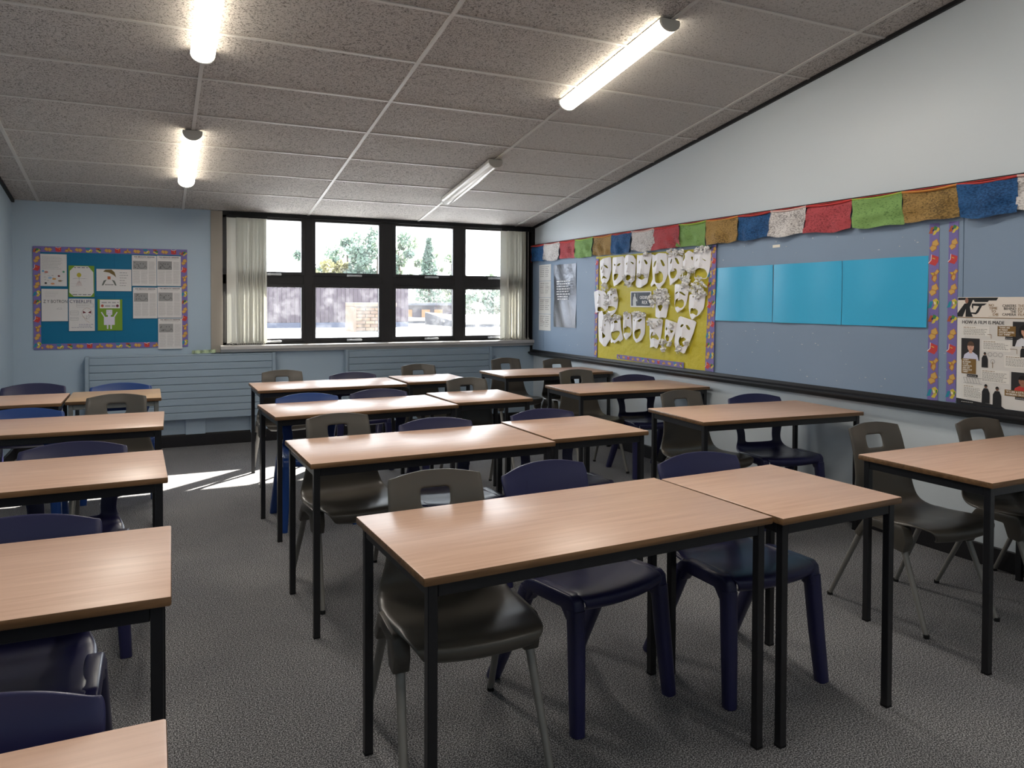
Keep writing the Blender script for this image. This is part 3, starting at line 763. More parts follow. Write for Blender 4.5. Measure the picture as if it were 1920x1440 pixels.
M_CYAN = mat('cyan_card', rgb(50, 170, 214), .38, .4)
for k, (y0, y1, lb) in enumerate(((4.126, 4.739, 'blank cyan card nearest the yellow mask display'), (3.517, 4.120, 'middle one of the three blank cyan cards'), (2.912, 3.513, 'blank cyan card nearest the two purple strips'))):
    buckled('cyan_card', y0, y1, 1.288, 1.708, M_CYAN, .024, 31 + k, lb, 'card', 'blank cyan cards in a row')

# yellow backing paper
M_YEL = mat('ochre_backing_paper', rgb(196, 182, 44), .55, .3, bump=(16, .5, .012), vary=(3, .05))
q = MB(); pl = [(6.555, 1.895), (4.809, 1.874), (4.853, .872), (6.524, .869)]; vs = []
nx, nz = 24, 14; rr = random.Random(9)
for i in range(nx + 1):
    for j in range(nz + 1):
        f, g = i / nx, j / nz
        top = Vector(pl[0]).lerp(Vector(pl[1]), f); bot = Vector(pl[3]).lerp(Vector(pl[2]), f); p = bot.lerp(top, g)
        edge = min(1, 6 * min(f, 1 - f, g, 1 - g) + .2)
        vs.append((XB - .002 - .003 * edge * (1 + math.sin(f * 40 + 3 * g)) / 2 - .002 * edge * rr.random(), p.x, p.y))
q.add(vs, [(i * (nz + 1) + j, (i + 1) * (nz + 1) + j, (i + 1) * (nz + 1) + j + 1, i * (nz + 1) + j + 1) for i in range(nx) for j in range(nz)])
me = q.mesh('backing_paper', M_YEL); me.polygons.foreach_set('use_smooth', [True] * len(me.polygons))
tag(ob('backing_paper', me), 'large ochre yellow backing paper behind the white paper masks', 'paper')

U = lambda y, z: (-y, z)
strip('border_strip', [U(6.573, .875), U(6.520, .875), U(6.496, 1.871), U(6.555, 1.874)], onright(.009), 'narrow purple book border strip at the left edge of the yellow paper', True, .082, 1)
strip('border_strip', [U(4.859, .875), U(4.800, .877), U(4.782, 1.864), U(4.812, 1.865)], onright(.0085), 'inner purple book strip at the right edge of the yellow paper', True, .082, 2)
strip('border_strip', [U(4.805, .874), U(4.752, .872), U(4.731, 1.894), U(4.780, 1.897)], onright(.0105), 'outer purple book strip overlapping the right edge of the yellow paper', True, .082, 0)
strip('border_strip', [U(6.155, .884), U(5.133, .870), U(5.130, .919), U(6.155, .924)], onright(.009), 'short purple book strip along the bottom of the yellow paper', False, .078, 5)
strip('border_strip', [U(2.906, .866), U(2.841, .870), U(2.847, 1.893), U(2.906, 1.893)], onright(.001), 'upright purple book strip beside the last cyan card', True, .0815, 5)
strip('border_strip', [U(2.792, .872), U(2.735, .872), U(2.731, 1.893), U(2.788, 1.893)], onright(.001), 'upright purple book strip beside the film poster', True, .0815, 5)

# ------------------------------------------------------------------ prayer flag bunting
def flagmat(name, col, inkc, dens):
    m, nt, b, N, L = nodes(name)
    tc = N('ShaderNodeTexCoord'); n1 = N('ShaderNodeTexNoise'); n1.inputs['Scale'].default_value = 62; n1.inputs['Detail'].default_value = 4; n1.inputs['Roughness'].default_value = .75
    mp = N('ShaderNodeMapping'); mp.inputs['Scale'].default_value = (1, 1, 2.2); L(tc.outputs['Object'], mp.inputs['Vector']); L(mp.outputs[0], n1.inputs['Vector'])
    n2 = N('ShaderNodeTexNoise'); n2.inputs['Scale'].default_value = 5; n2.inputs['Detail'].default_value = 2; L(tc.outputs['Object'], n2.inputs['Vector'])
    a = N('ShaderNodeMath'); a.operation = 'MULTIPLY_ADD'; a.inputs[1].default_value = .35; L(n2.outputs['Fac'], a.inputs[0]); L(n1.outputs['Fac'], a.inputs[2])
    r = ramp(nt, [(dens, col), (dens + .16, inkc)]); L(a.outputs[0], r.inputs[0]); L(r.outputs[0], b.inputs['Base Color'])
    b.inputs['Roughness'].default_value = .7; b.inputs['Specular IOR Level'].default_value = .25
    bp = N('ShaderNodeBump'); bp.inputs['Strength'].default_value = .5; bp.inputs['Distance'].default_value = .004; n3 = N('ShaderNodeTexNoise'); n3.inputs['Scale'].default_value = 22; n3.inputs['Detail'].default_value = 5
    L(tc.outputs['Object'], n3.inputs['Vector']); L(n3.outputs['Fac'], bp.inputs['Height']); L(bp.outputs['Normal'], b.inputs['Normal'])
    return m
FM = {'blue': flagmat('flag_blue', rgb(44, 92, 142), rgb(24, 58, 98), .62), 'white': flagmat('flag_white', rgb(212, 208, 206), rgb(128, 122, 122), .66), 'red': flagmat('flag_red', rgb(180, 76, 82), rgb(122, 48, 54), .66),
      'green': flagmat('flag_green', rgb(126, 162, 94), rgb(78, 112, 58), .70), 'gold': flagmat('flag_gold', rgb(162, 130, 76), rgb(100, 80, 46), .64)}
HEM = {'blue': ink(190, 70, 66), 'white': ink(224, 190, 184), 'red': ink(205, 70, 70), 'green': ink(160, 190, 80), 'gold': ink(214, 144, 74)}
fl_t = thing('prayer_flag_bunting', 'long string of printed cloth flags along the top of the right pinboard', 'bunting', (XB, 5.2, 2.09))
ys_ = [7.972, 7.640, 7.280, 6.942, 6.577, 6.229, 5.895, 5.542, 5.185, 4.837, 4.468, 4.129, 3.801, 3.425, 3.069, 2.727, 2.402, 2.06, 1.72]
order = ['blue', 'white', 'red', 'green', 'gold']
for k in range(len(ys_) - 1):
    y1, y0 = ys_[k], ys_[k + 1]; c = order[k % 5]; rr = random.Random(100 + k)
    nx, nz = 18, 12; vs = []; ph = [rr.uniform(0, 6.28) for _ in range(6)]; sk = [rr.uniform(-.03, .025), rr.uniform(-.025, .03)]; dz = [rr.uniform(-.012, .014), rr.uniform(-.012, .014)]
    fx = rr.uniform(.25, .75); fz = rr.uniform(.3, .6)
    for i in range(nx + 1):
        for j in range(nz + 1):
            f, g = i / nx, j / nz
            sag = -.010 * 4 * f * (1 - f)
            yy = y1 + (y0 - y1) * f + g * (-(1 - f) * sk[0] - f * sk[1]); 
            zt = 2.094 + rr.uniform(-.0006, .0006) + sag; zz = zt - g * (.184 + dz[0] * (1 - f) + dz[1] * f + .006 * math.sin(7 * f + ph[0]))
            h = .024 + g * .010 + .008 * math.sin(9 * f + ph[1] + 2.5 * g) * (.25 + .75 * g) + .005 * math.sin(17 * f + ph[2] - 4 * g) * g + .004 * math.sin(11 * g + ph[3] + 3 * f) + (-.004 if abs(g - .72) < .05 else 0)
            h += .016 * max(0, 1 - 3.5 * math.hypot((f - fx) * 1.4, g - fz - .2)) - .010 * max(0, 1 - abs((f - fx) - .5 * (g - .2)) * 9) * g
            vs.append((-max(h, .006) - .006 * (k % 2), yy - 5.2, zz - 2.09))
    q = MB(); q.add(vs, [(i * (nz + 1) + j, (i + 1) * (nz + 1) + j, (i + 1) * (nz + 1) + j + 1, i * (nz + 1) + j + 1) for i in range(nx) for j in range(nz)])
    me = q.mesh('flag', FM[c]); me.polygons.foreach_set('use_smooth', [True] * len(me.polygons))
    f_ = ob('flag', me, fl_t); f_['label'] = c + ' printed cloth flag'
    q = MB(); q.tube([(-.027, y1 - 5.2 - (y1 - y0) * t, .004 - .010 * 4 * t * (1 - t)) for t in (0, .2, .4, .6, .8, 1)], .0075, 6); ob('hem', q.mesh('hem', HEM[c], smooth=60), f_)
q = MB(); q.tube([(-.020, 7.985 - 5.2, -.19), (-.016, 7.99 - 5.2, -.08), (-.02, 7.985 - 5.2, .0)] , .003, 6); q.tube([(-.026, y - 5.2, .008) for y in ys_], .0022, 6)
ob('cord', q.mesh('cord', ink(206, 62, 56), smooth=60), fl_t)['label'] = 'red cord'

# ------------------------------------------------------------------ paper masks
MASKS=[([(6.496,1.849),(6.399,1.869),(6.285,1.88),(6.281,1.756),(6.308,1.661),(6.358,1.607),(6.403,1.611),(6.455,1.651),(6.488,1.743)],[[(6.456,1.756),(6.43,1.79),(6.415,1.796),(6.424,1.769)],[(6.383,1.802),(6.347,1.797),(6.322,1.772),(6.347,1.773)]],[(6.429,1.661),(6.391,1.698),(6.339,1.665),(6.394,1.674)]),([(6.26,1.872),(6.049,1.875),(6.053,1.708),(6.082,1.642),(6.147,1.603),(6.214,1.587),(6.252,1.66),(6.265,1.715)],[[(6.21,1.808),(6.186,1.8),(6.188,1.787),(6.208,1.791)],[(6.149,1.788),(6.125,1.808),(6.099,1.804),(6.125,1.784)]],[(6.211,1.703),(6.136,1.705),(6.142,1.677),(6.172,1.654),(6.208,1.648)]),([(6.048,1.834),(6.02,1.876),(5.962,1.883),(5.893,1.872),(5.861,1.831),(5.868,1.702),(5.879,1.637),(5.958,1.586),(6.04,1.621),(6.058,1.681),(6.044,1.747)],[[(6.009,1.796),(5.984,1.814),(5.981,1.791)],[(5.929,1.815),(5.886,1.803),(5.894,1.787)]],[(6.005,1.666),(5.982,1.689),(5.936,1.684),(5.93,1.658),(5.97,1.64),(5.999,1.646)]),([(5.831,1.875),(5.759,1.865),(5.609,1.881),(5.644,1.694),(5.664,1.606),(5.756,1.566),(5.822,1.57),(5.867,1.591),(5.84,1.675),(5.841,1.792)],[[(5.792,1.809),(5.775,1.821),(5.778,1.795),(5.791,1.793)],[(5.71,1.821),(5.683,1.816),(5.663,1.79),(5.68,1.778)]],[(5.818,1.674),(5.779,1.686),(5.703,1.683),(5.694,1.664),(5.735,1.643),(5.784,1.654)]),([(5.599,1.869),(5.546,1.853),(5.485,1.872),(5.39,1.863),(5.377,1.685),(5.411,1.607),(5.486,1.546),(5.543,1.603),(5.616,1.573),(5.632,1.593),(5.58,1.642),(5.592,1.73)],[[(5.568,1.748),(5.556,1.791),(5.52,1.805),(5.53,1.771)],[(5.464,1.806),(5.439,1.804),(5.411,1.76),(5.435,1.755)]],[(5.539,1.684),(5.503,1.705),(5.458,1.697),(5.437,1.669),(5.442,1.626),(5.477,1.611),(5.528,1.619)]),([(5.379,1.826),(5.345,1.848),(5.249,1.855),(5.177,1.821),(5.18,1.679),(5.227,1.627),(5.327,1.575),(5.337,1.635),(5.372,1.685)],[[(5.329,1.772),(5.31,1.804),(5.291,1.812),(5.305,1.774)],[(5.258,1.814),(5.229,1.809),(5.209,1.766),(5.23,1.767)]],[(5.325,1.687),(5.295,1.719),(5.247,1.717),(5.237,1.687),(5.265,1.646),(5.308,1.65)]),([(5.163,1.826),(5.072,1.871),(5.022,1.842),(5.02,1.72),(5.06,1.652),(5.077,1.593),(5.188,1.596),(5.175,1.661),(5.162,1.743)],[[(5.155,1.791),(5.145,1.831),(5.125,1.839),(5.121,1.812),(5.142,1.79)],[(5.049,1.814),(5.033,1.814),(5.035,1.785),(5.046,1.797)]],[(5.152,1.672),(5.125,1.707),(5.083,1.682),(5.106,1.653),(5.138,1.648)]),([(5.022,1.865),(4.814,1.872),(4.817,1.74),(4.833,1.667),(4.853,1.623),(5.015,1.627),(5.02,1.708)],[[(4.994,1.771),(4.959,1.798),(4.962,1.784)],[(4.903,1.795),(4.86,1.776),(4.868,1.771)]],[(5.004,1.661),(4.98,1.698),(4.928,1.71),(4.876,1.697),(4.858,1.663),(4.87,1.635),(4.935,1.645),(4.988,1.644)]),([(6.606,1.537),(6.473,1.557),(6.37,1.531),(6.343,1.413),(6.361,1.35),(6.425,1.336),(6.523,1.327),(6.543,1.313),(6.571,1.412)],[[(6.486,1.522),(6.453,1.504),(6.466,1.497)]],[(6.503,1.342),(6.491,1.381),(6.432,1.378),(6.387,1.347)]),([(6.357,1.531),(6.183,1.573),(6.157,1.468),(6.166,1.38),(6.192,1.332),(6.247,1.296),(6.316,1.323),(6.349,1.378)],[[(6.337,1.479),(6.312,1.516),(6.299,1.489)],[(6.262,1.516),(6.237,1.509),(6.25,1.495)]],[(6.323,1.35),(6.311,1.391),(6.224,1.388),(6.193,1.365),(6.254,1.347)]),([(5.553,1.541),(5.376,1.56),(5.364,1.404),(5.387,1.293),(5.432,1.299),(5.478,1.29),(5.519,1.296),(5.555,1.306),(5.551,1.403)],[],[(5.505,1.409),(5.424,1.406),(5.458,1.35)]),([(5.274,1.592),(5.077,1.582),(5.099,1.465),(5.112,1.412),(5.148,1.373),(5.218,1.342),(5.257,1.369),(5.283,1.429),(5.28,1.507)],[[(5.263,1.501),(5.244,1.519),(5.206,1.523),(5.225,1.51)],[(5.183,1.518),(5.159,1.521),(5.117,1.494),(5.14,1.493)]],[(5.262,1.411),(5.243,1.45),(5.187,1.462),(5.144,1.441),(5.148,1.4),(5.176,1.388),(5.219,1.402),(5.247,1.39)]),([(5.076,1.5),(4.873,1.504),(4.889,1.384),(4.931,1.332),(5.024,1.284),(5.06,1.318),(5.088,1.388)],[[(5.022,1.482),(4.995,1.485),(5.008,1.47)],[(4.964,1.481),(4.929,1.464),(4.946,1.453)]],[(5.052,1.352),(5.038,1.379),(4.985,1.379),(4.956,1.362),(4.966,1.327),(5.015,1.344),(5.047,1.335)]),([(6.516,1.319),(6.425,1.349),(6.38,1.3),(6.303,1.267),(6.283,1.165),(6.27,1.083),(6.357,0.982),(6.487,1.038),(6.515,1.185)],[[(6.462,1.18),(6.449,1.184),(6.453,1.166)],[(6.372,1.21),(6.356,1.211),(6.362,1.19)]],[(6.405,1.07),(6.401,1.133),(6.358,1.093),(6.377,1.081)]),([(6.297,1.267),(6.107,1.305),(6.094,1.178),(6.066,1.078),(6.104,1.049),(6.128,1.062),(6.183,1.029),(6.213,1.041),(6.257,1.028),(6.282,1.041),(6.263,1.083),(6.283,1.178)],[[(6.265,1.22),(6.228,1.238),(6.222,1.228)],[(6.197,1.242),(6.167,1.257),(6.137,1.237),(6.179,1.229)]],[(6.258,1.131),(6.129,1.15),(6.119,1.123),(6.165,1.074),(6.201,1.065),(6.239,1.084)]),([(6.072,1.316),(6.025,1.333),(5.932,1.328),(5.924,1.183),(5.929,1.124),(5.986,1.07),(6.051,1.119),(6.068,1.199)],[[(6.051,1.266),(6.033,1.276),(6.038,1.263)],[(5.977,1.274),(5.96,1.294),(5.952,1.275)]],[(6.04,1.146),(6.023,1.19),(5.976,1.198),(5.944,1.183),(5.947,1.143),(5.993,1.148),(6.028,1.133)]),([(5.915,1.325),(5.709,1.334),(5.712,1.145),(5.75,1.08),(5.815,1.051),(5.883,1.093),(5.909,1.171)],[[(5.88,1.27),(5.857,1.267),(5.86,1.251)],[(5.801,1.259),(5.763,1.279),(5.746,1.273),(5.774,1.25)]],[(5.856,1.153),(5.773,1.182),(5.767,1.143),(5.799,1.1),(5.827,1.096),(5.85,1.121)]),([(5.644,1.288),(5.442,1.286),(5.456,1.155),(5.47,1.093),(5.505,1.016),(5.546,1.033),(5.588,1.024),(5.625,1.019),(5.615,1.061),(5.637,1.117)],[[(5.611,1.2),(5.591,1.22),(5.592,1.204)],[(5.523,1.228),(5.508,1.222),(5.507,1.21)]],[(5.61,1.118),(5.579,1.157),(5.538,1.159),(5.494,1.117),(5.501,1.098),(5.553,1.117),(5.594,1.1)]),([(5.392,1.287),(5.231,1.254),(5.263,1.163),(5.296,1.101),(5.321,1.082),(5.394,1.072),(5.415,1.12),(5.411,1.219)],[[(5.391,1.195),(5.371,1.214),(5.356,1.202),(5.371,1.183)],[(5.332,1.221),(5.312,1.191),(5.278,1.187),(5.297,1.168),(5.325,1.179)]],[(5.395,1.124),(5.356,1.147),(5.326,1.13),(5.331,1.099),(5.365,1.091)]),([(5.194,1.318),(4.985,1.275),(5.018,1.172),(5.053,1.101),(5.115,0.994),(5.228,1.02),(5.281,1.065),(5.264,1.175)],[[(5.176,1.223),(5.156,1.244),(5.126,1.242),(5.141,1.222)],[(5.1,1.237),(5.077,1.238),(5.052,1.212),(5.063,1.2),(5.086,1.211)]],[(5.196,1.094),(5.178,1.131),(5.136,1.137),(5.098,1.11),(5.125,1.062),(5.167,1.06)])]
CURLS={0:[((6.393,1.58),0.026)],2:[((6.029,1.667),0.012),((5.993,1.613),0.016),((5.902,1.663),0.012),((5.947,1.599),0.012)],3:[((5.694,1.874),0.012),((5.801,1.686),0.007),((5.703,1.677),0.007)],5:[((5.345,1.864),0.018),((5.258,1.865),0.016),((5.182,1.86),0.012)],6:[((5.153,1.713),0.016),((5.052,1.698),0.02),((5.114,1.618),0.022),((5.17,1.631),0.012)],7:[((4.974,1.868),0.014),((4.904,1.87),0.014),((4.852,1.872),0.012)],8:[((6.363,1.482),0.014),((6.355,1.413),0.014)],9:[((6.244,1.536),0.016),((6.194,1.461),0.012)],10:[((5.594,1.479),0.028),((5.522,1.522),0.024),((5.44,1.509),0.028),((5.379,1.459),0.028),((5.48,1.46),0.024),((5.583,1.428),0.024)],11:[((5.151,1.571),0.012)],12:[((5.023,1.546),0.028),((4.952,1.591),0.032),((4.899,1.533),0.028),((4.969,1.516),0.032)],13:[((6.354,1.273),0.016),((6.316,1.302),0.012)],14:[((6.278,1.268),0.012),((6.192,1.287),0.014),((6.131,1.291),0.01)],15:[((6.001,1.324),0.01)],16:[((5.875,1.316),0.014),((5.797,1.323),0.014),((5.72,1.312),0.012)],17:[((5.623,1.25),0.016),((5.58,1.214),0.016),((5.487,1.247),0.012)],18:[((5.308,1.228),0.012),((5.435,1.082),0.016),((5.424,1.021),0.014),((5.335,1.069),0.008)],19:[((5.209,1.033),0.02),((5.107,1.086),0.014)]}

M_MASK = mat('white_card', rgb(244, 242, 244), .6, .3)
M_CURL = mat('white_paper_curl', rgb(250, 249, 248), .65, .25)
def inside(p, poly):
    x, y = p; r = False; j = len(poly) - 1
    for i in range(len(poly)):
        a, b = poly[i], poly[j]
        if (a[1] > y) != (b[1] > y) and x < (b[0] - a[0]) * (y - a[1]) / (b[1] - a[1]) + a[0]: r = not r
        j = i
    return r
def mask(k, label):
    o, eyes, mouth = MASKS[k]; K = .9965                    # the card stands a little proud of the board
    o = [(-y * K, CAM_H + (z - CAM_H) * K) for y, z in o]; holes = [[(-y * K, CAM_H + (z - CAM_H) * K) for y, z in h] for h in eyes + [mouth] if h]
    holes = [[(sum(q[0] for q in h) / len(h) + 1.22 * (p[0] - sum(q[0] for q in h) / len(h)), sum(q[1] for q in h) / len(h) + 1.22 * (p[1] - sum(q[1] for q in h) / len(h))) for p in h] for h in holes]
    ref = [tuple(p) for p in o]
    o = smooth_loop(o, 1, .10); holes = [smooth_loop(h, 1, .2) for h in holes]
    cu = (min(p[0] for p in o) + max(p[0] for p in o)) / 2; cv = sum(p[1] for p in o) / len(o)
    hw = (max(p[0] for p in o) - min(p[0] for p in o)) / 2
    v0, v1 = min(p[1] for p in o), max(p[1] for p in o)
    pts = [Vector(p) for p in o]; edges = [(i, (i + 1) % len(o)) for i in range(len(o))]
    for h in holes:
        s0 = len(pts); pts += [Vector(p) for p in h]; edges += [(s0 + i, s0 + (i + 1) % len(h)) for i in range(len(h))]
    st = .016; yy = v0 + st / 2
    while yy < v1:
        x_ = cu - hw
        while x_ < cu + hw:
            p = (x_, yy)
            if inside(p, o) and not any(inside(p, h) for h in holes): pts.append(Vector(p))
            x_ += st
        pts.append(Vector((cu, yy))) if inside((cu, yy), o) and not any(inside((cu, yy), h) for h in holes) else None
        yy += st
    V, E_, F, *_r = delaunay_2d_cdt(pts, edges, [], 0, 1e-5)
    fs = []
    for f in F:
        c = sum((V[i] for i in f), Vector((0, 0))) / len(f)
        if inside(c, o) and not any(inside(c, h) for h in holes): fs.append(tuple(f))
    t = thing('paper_mask', label, 'mask', (XB, -cu, cv), 0, 'white paper masks on the yellow paper')
    vs = []; rr = random.Random(k); tilt = rr.uniform(-.1, .1)
    for p in V:
        a = (p[0] - cu) / hw; b_ = (p[1] - v0) / (v1 - v0)
        h = .010 + .020 * (1 - a * a) + .008 * max(0, 1 - abs(a) * 4.0) * (1.2 if .3 < b_ < .75 else .4) + .006 * tilt * a
        vs.append((-h, -(p[0] - cu), p[1] - cv))
    q = MB(); q.add(vs, fs); me = q.mesh('face', M_MASK)
    me = bake(me, [('SOLIDIFY', dict(thickness=.0018, offset=0))]); me.name = 'face'; ob('face', me, t)
    # folded paper nose
    nb = cv + .0; top = v0 + (v1 - v0) * .66; bot = v0 + (v1 - v0) * .42
    q = MB(); hh = .042
    q.add([(-hh + .006, 0, top - cv), (-hh + .012, hw * .20, bot - cv + .01), (-hh - .012, 0, bot - cv), (-hh + .012, -hw * .20, bot - cv + .01)], [(0, 1, 2), (0, 2, 3), (1, 3, 2)])
    ob('nose', q.mesh('nose', M_MASK), t)
    if k in CURLS:
        q = MB()
        for (cy, cz), r in CURLS[k]:
            r = r * 1.75; cy *= .992; cz = CAM_H + (cz - CAM_H) * .992
            for i in range(int(6 + r * 220)):
                rad = r * math.sqrt(rr.random()); an = rr.uniform(0, 6.283)
                a = Vector((-(.030 + rr.uniform(0, .022)), cy + cu + rad * math.cos(an) * .95, cz - cv + rad * math.sin(an)))
                ax = Vector((rr.uniform(-1, 1), rr.uniform(-1, 1), rr.uniform(-.6, .6))).normalized(); e = ax.orthogonal().normalized(); g = ax.cross(e)
                rc = rr.uniform(.007, .012); w_ = rr.uniform(.009, .015); seg = 9; ph = rr.uniform(0, 6.28); vs = []
                for s in range(seg + 1):
                    th = ph + s / seg * 5.4; d = e * math.cos(th) + g * math.sin(th)
                    vs += [a + d * rc - ax * w_, a + d * rc + ax * w_]
                q.add(vs, [(2 * s, 2 * s + 1, 2 * s + 3, 2 * s + 2) for s in range(seg)])
        me = q.mesh('paper_curls', M_CURL, fix=False); me.polygons.foreach_set('use_smooth', [True] * len(me.polygons)); c_ = ob('paper_curls', me, t); c_['kind'] = 'stuff'
    return t
ML = ['leftmost mask of the top row, drooping mouth over a curly beard', 'smiling mask second from the left in the top row', 'narrow mask third in the top row with a ring of curls round its mouth',
      'broad mask fourth in the top row with a wide curved chin', 'mask in the middle of the top row with a tall open mouth and side locks', 'mask sixth in the top row with curly paper fringe',
      'mask half hidden at the right of the top row with curls round its small mouth', 'rightmost mask of the top row with green crayon brow and wide mouth', 'leftmost mask of the middle row reaching over the paper edge', 'mask in the middle row beside the leftmost, corner folded',
      'mask right of the dark title card with a huge paper wig', 'shouting mask in the middle row with round mouth, left of the curly wigged one', 'rightmost mask of the middle row with a frown under piled curls',
      'pointed mask at the left end of the bottom row', 'grinning mask second in the bottom row with fringed chin', 'small narrow mask third in the bottom row', 'rounded mask fourth in the bottom row with curly fringe', 'square mask in the bottom row with strips hanging over its brow',
      'tilted mask in the bottom row trailing paper ribbons', 'largest tilted mask at the right end of the bottom row']
for k, l in enumerate(ML): mask(k, l)
# coloured crayon marks on the rightmost top mask
# title card
sh = Sheet(); u0, u1, v0, v1 = -5.924, -5.597, 1.387, 1.534; rr = random.Random(4)
sh.slab(u0, v0, u1, v1, ink(226, 226, 226), 0, .0012); sh.rect(u0 + .012, v0 + .012, u1 - .012, v1 - .010, ink(70, 78, 88), .0016)
fig = ink(206, 210, 212)
sh.disk(u0 + .070, v1 - .034, .011, .015, fig, .0020); sh.poly([(u0 + .045, v0 + .012), (u0 + .040, v0 + .060), (u0 + .050, v0 + .098), (u0 + .062, v1 - .046), (u0 + .082, v1 - .046), (u0 + .092, v0 + .085), (u0 + .112, v0 + .060), (u0 + .116, v0 + .066), (u0 + .090, v0 + .050), (u0 + .096, v0 + .012)], fig, .0020)
sh.line((u0 + .118, v0 + .04), (u0 + .118, v1 - .02), .0025, fig, .0020)
sh.text('OEDIPUS', (u0 + u1) / 2 + .065, v0 + .075, .042, ink(236, 236, 236), .0020, 'CENTER', .155, bold=.0012); sh.text('REX', (u0 + u1) / 2 + .065, v0 + .030, .044, ink(236, 236, 236), .0020, 'CENTER', .085, bold=.0012)
tag(sh.done('title_card', onright(.012)), 'dark title card with white lettering and a statue, amid the masks', 'card')

# printed paper list and silver foil poster
sh = Sheet(); rr = random.Random(11); u0, u1, v0, v1 = -7.810, -7.524, 1.100, 1.864
for k in range(4):
    a, c = v1 - (k + 1) * (v1 - v0) / 4 + .004, v1 - k * (v1 - v0) / 4
    sh.slab(u0, a, u1, c, ink(216, 214, 210), 0, .0012)
    for r_ in range(7):
        yy = c - .028 - r_ * .022
        if r_ == 6: continue
        g_ = rr.randint(70, 150); sh.words(u0 + .03, u0 + .135, yy, .0075, ink(g_, g_, g_), .0016, rr, .8); sh.words(u0 + .155, u1 - .03, yy, .0075, ink(g_, g_, g_), .0016, rr, .7)
tag(sh.done('word_list', onright(.001)), 'tall white paper list of small print near the window corner', 'paper')
M_FOIL = mat('silver_foil_print', rgb(92, 94, 100), .32, .5, metal=.85, bump=(7, .5, .02))
M_FOILTEXT = ink(236, 236, 238)
q = MB(); nx, nz = 10, 24; vs = []; u0, u1, v0, v1 = -7.446, -6.955, 1.154, 1.848
for i in range(nx + 1):
    for j in range(nz + 1):
        f, g = i / nx, j / nz; h = .004 + .016 * math.sin(math.pi * f) * (.6 + .4 * math.sin(6 * g)) + .004 * math.sin(13 * f + 9 * g)
        vs.append((XB - h, -(u0 + (u1 - u0) * f), v0 + (v1 - v0) * g))
q.add(vs, [(i * (nz + 1) + j, (i + 1) * (nz + 1) + j, (i + 1) * (nz + 1) + j + 1, i * (nz + 1) + j + 1) for i in range(nx) for j in range(nz)])
me = q.mesh('foil_poster', M_FOIL); me.polygons.foreach_set('use_smooth', [True] * len(me.polygons))
fo = tag(ob('foil_poster', me), 'shiny silver foil poster with white lettering left of the masks', 'poster')
sh = Sheet(); rr = random.Random(2)
for r_ in range(8): sh.words(u0 + .10 + .02 * (r_ > 5), u1 - .10 - .02 * (r_ > 5), 1.655 - r_ * .028, .013, M_FOILTEXT, 0, rr, .95)
lt = sh.done('lettering', onright(.024), fo)

# ------------------------------------------------------------------ film careers poster
sh = Sheet(); rr = random.Random(8); u0, u1, v0, v1 = -2.730, -1.88, .8695, 1.465
CR, LG, BK, GD, GR, DK = ink(226, 216, 206), ink(206, 202, 198), ink(34, 34, 36), ink(126, 96, 52), ink(150, 148, 146), ink(44, 42, 44)
sh.slab(u0, v0, u1, v1, ink(214, 210, 206), 0, .0012)
sh.rect(u0, 1.354, u1, v1, CR, .0015); sh.rect(u0, 1.350, u1, 1.354, GD, .0018)
# black angular emblem in the heading: long bar, slanted grip, hooked guard and a sleeve
sh.poly([(u0 + .002, 1.462), (-2.505, 1.462), (-2.515, 1.446), (-2.555, 1.446), (-2.562, 1.438), (-2.632, 1.438), (-2.640, 1.450), (u0 + .002, 1.448)], BK, .0018)
sh.poly([(u0, 1.356), (u0, 1.376), (-2.690, 1.430), (-2.672, 1.430), (-2.688, 1.385), (-2.700, 1.356)], BK, .0018)
sh.poly([(-2.684, 1.356), (-2.682, 1.420), (-2.664, 1.462), (-2.638, 1.462), (-2.660, 1.410), (-2.655, 1.385), (-2.642, 1.356)], BK, .0019)
sh.poly([(-2.648, 1.430), (-2.566, 1.430), (-2.580, 1.420), (-2.592, 1.418), (-2.612, 1.380), (-2.625, 1.370), (-2.655, 1.374), (-2.655, 1.381), (-2.628, 1.380), (-2.608, 1.415), (-2.640, 1.418), (-2.642, 1.395), (-2.650, 1.412)], BK, .0018)
sh.disk(-2.678, 1.446, .010, .016, ink(150, 108, 92), .0022)
for i, tx in enumerate(('NO', 'TIME', 'TO', 'DIE')): sh.text(tx, -2.556 + (0, .002, .014, .022)[i], 1.414 - i * .0165, .0195, GD, .0020, 'LEFT', (.026, .044, .024, .030)[i], bold=.0006)
sh.rect(-2.556, 1.360, -2.505, 1.361, GR, .0018)
for i, tx in enumerate(('CAREERS', 'BEHIND', 'THE', 'CAMERA')): sh.text(tx, -2.412, 1.412 - i * .0155, .0188, BK, .0020, 'RIGHT', (.070, .062, .029, .071)[i], bold=.0004)
for i, tx in enumerate(('THE', 'JOURNEY', 'OF A', 'FILM')): sh.text(tx, -2.403, 1.412 - i * .0155, .0188, GD, .0020, 'LEFT', (.030, .072, .040, .036)[i], bold=.0003)
sh.poly([(u0 + .06, v0 + .02), (u0, v0 + .03), (u0, 1.35), (u0 + .05, 1.35), (u0 + .04, 1.28)], ink(224, 221, 217), .0015)
sh.poly([(-2.64, 1.350), (-2.52, 1.350), (-2.55, 1.31), (-2.62, 1.31)], ink(224, 221, 217), .0015)
sh.text('HOW A FILM IS MADE', -2.703, 1.318, .0265, BK, .0022, 'LEFT', .230, bold=.0005)
def para(a, c, b_, d, hcol=GD):
    sh.rect(a, b_, c, d, ink(226, 222, 216), .0018)
    yy = d - .010; sh.words(a + .007, a + (c - a) * .6, yy, .0035, hcol, .0022, rr); yy -= .0085
    while yy > b_ + .004: sh.words(a + .007, c - .012, yy, .0030, ink(120, 116, 112), .0022, rr, .92); yy -= .0072
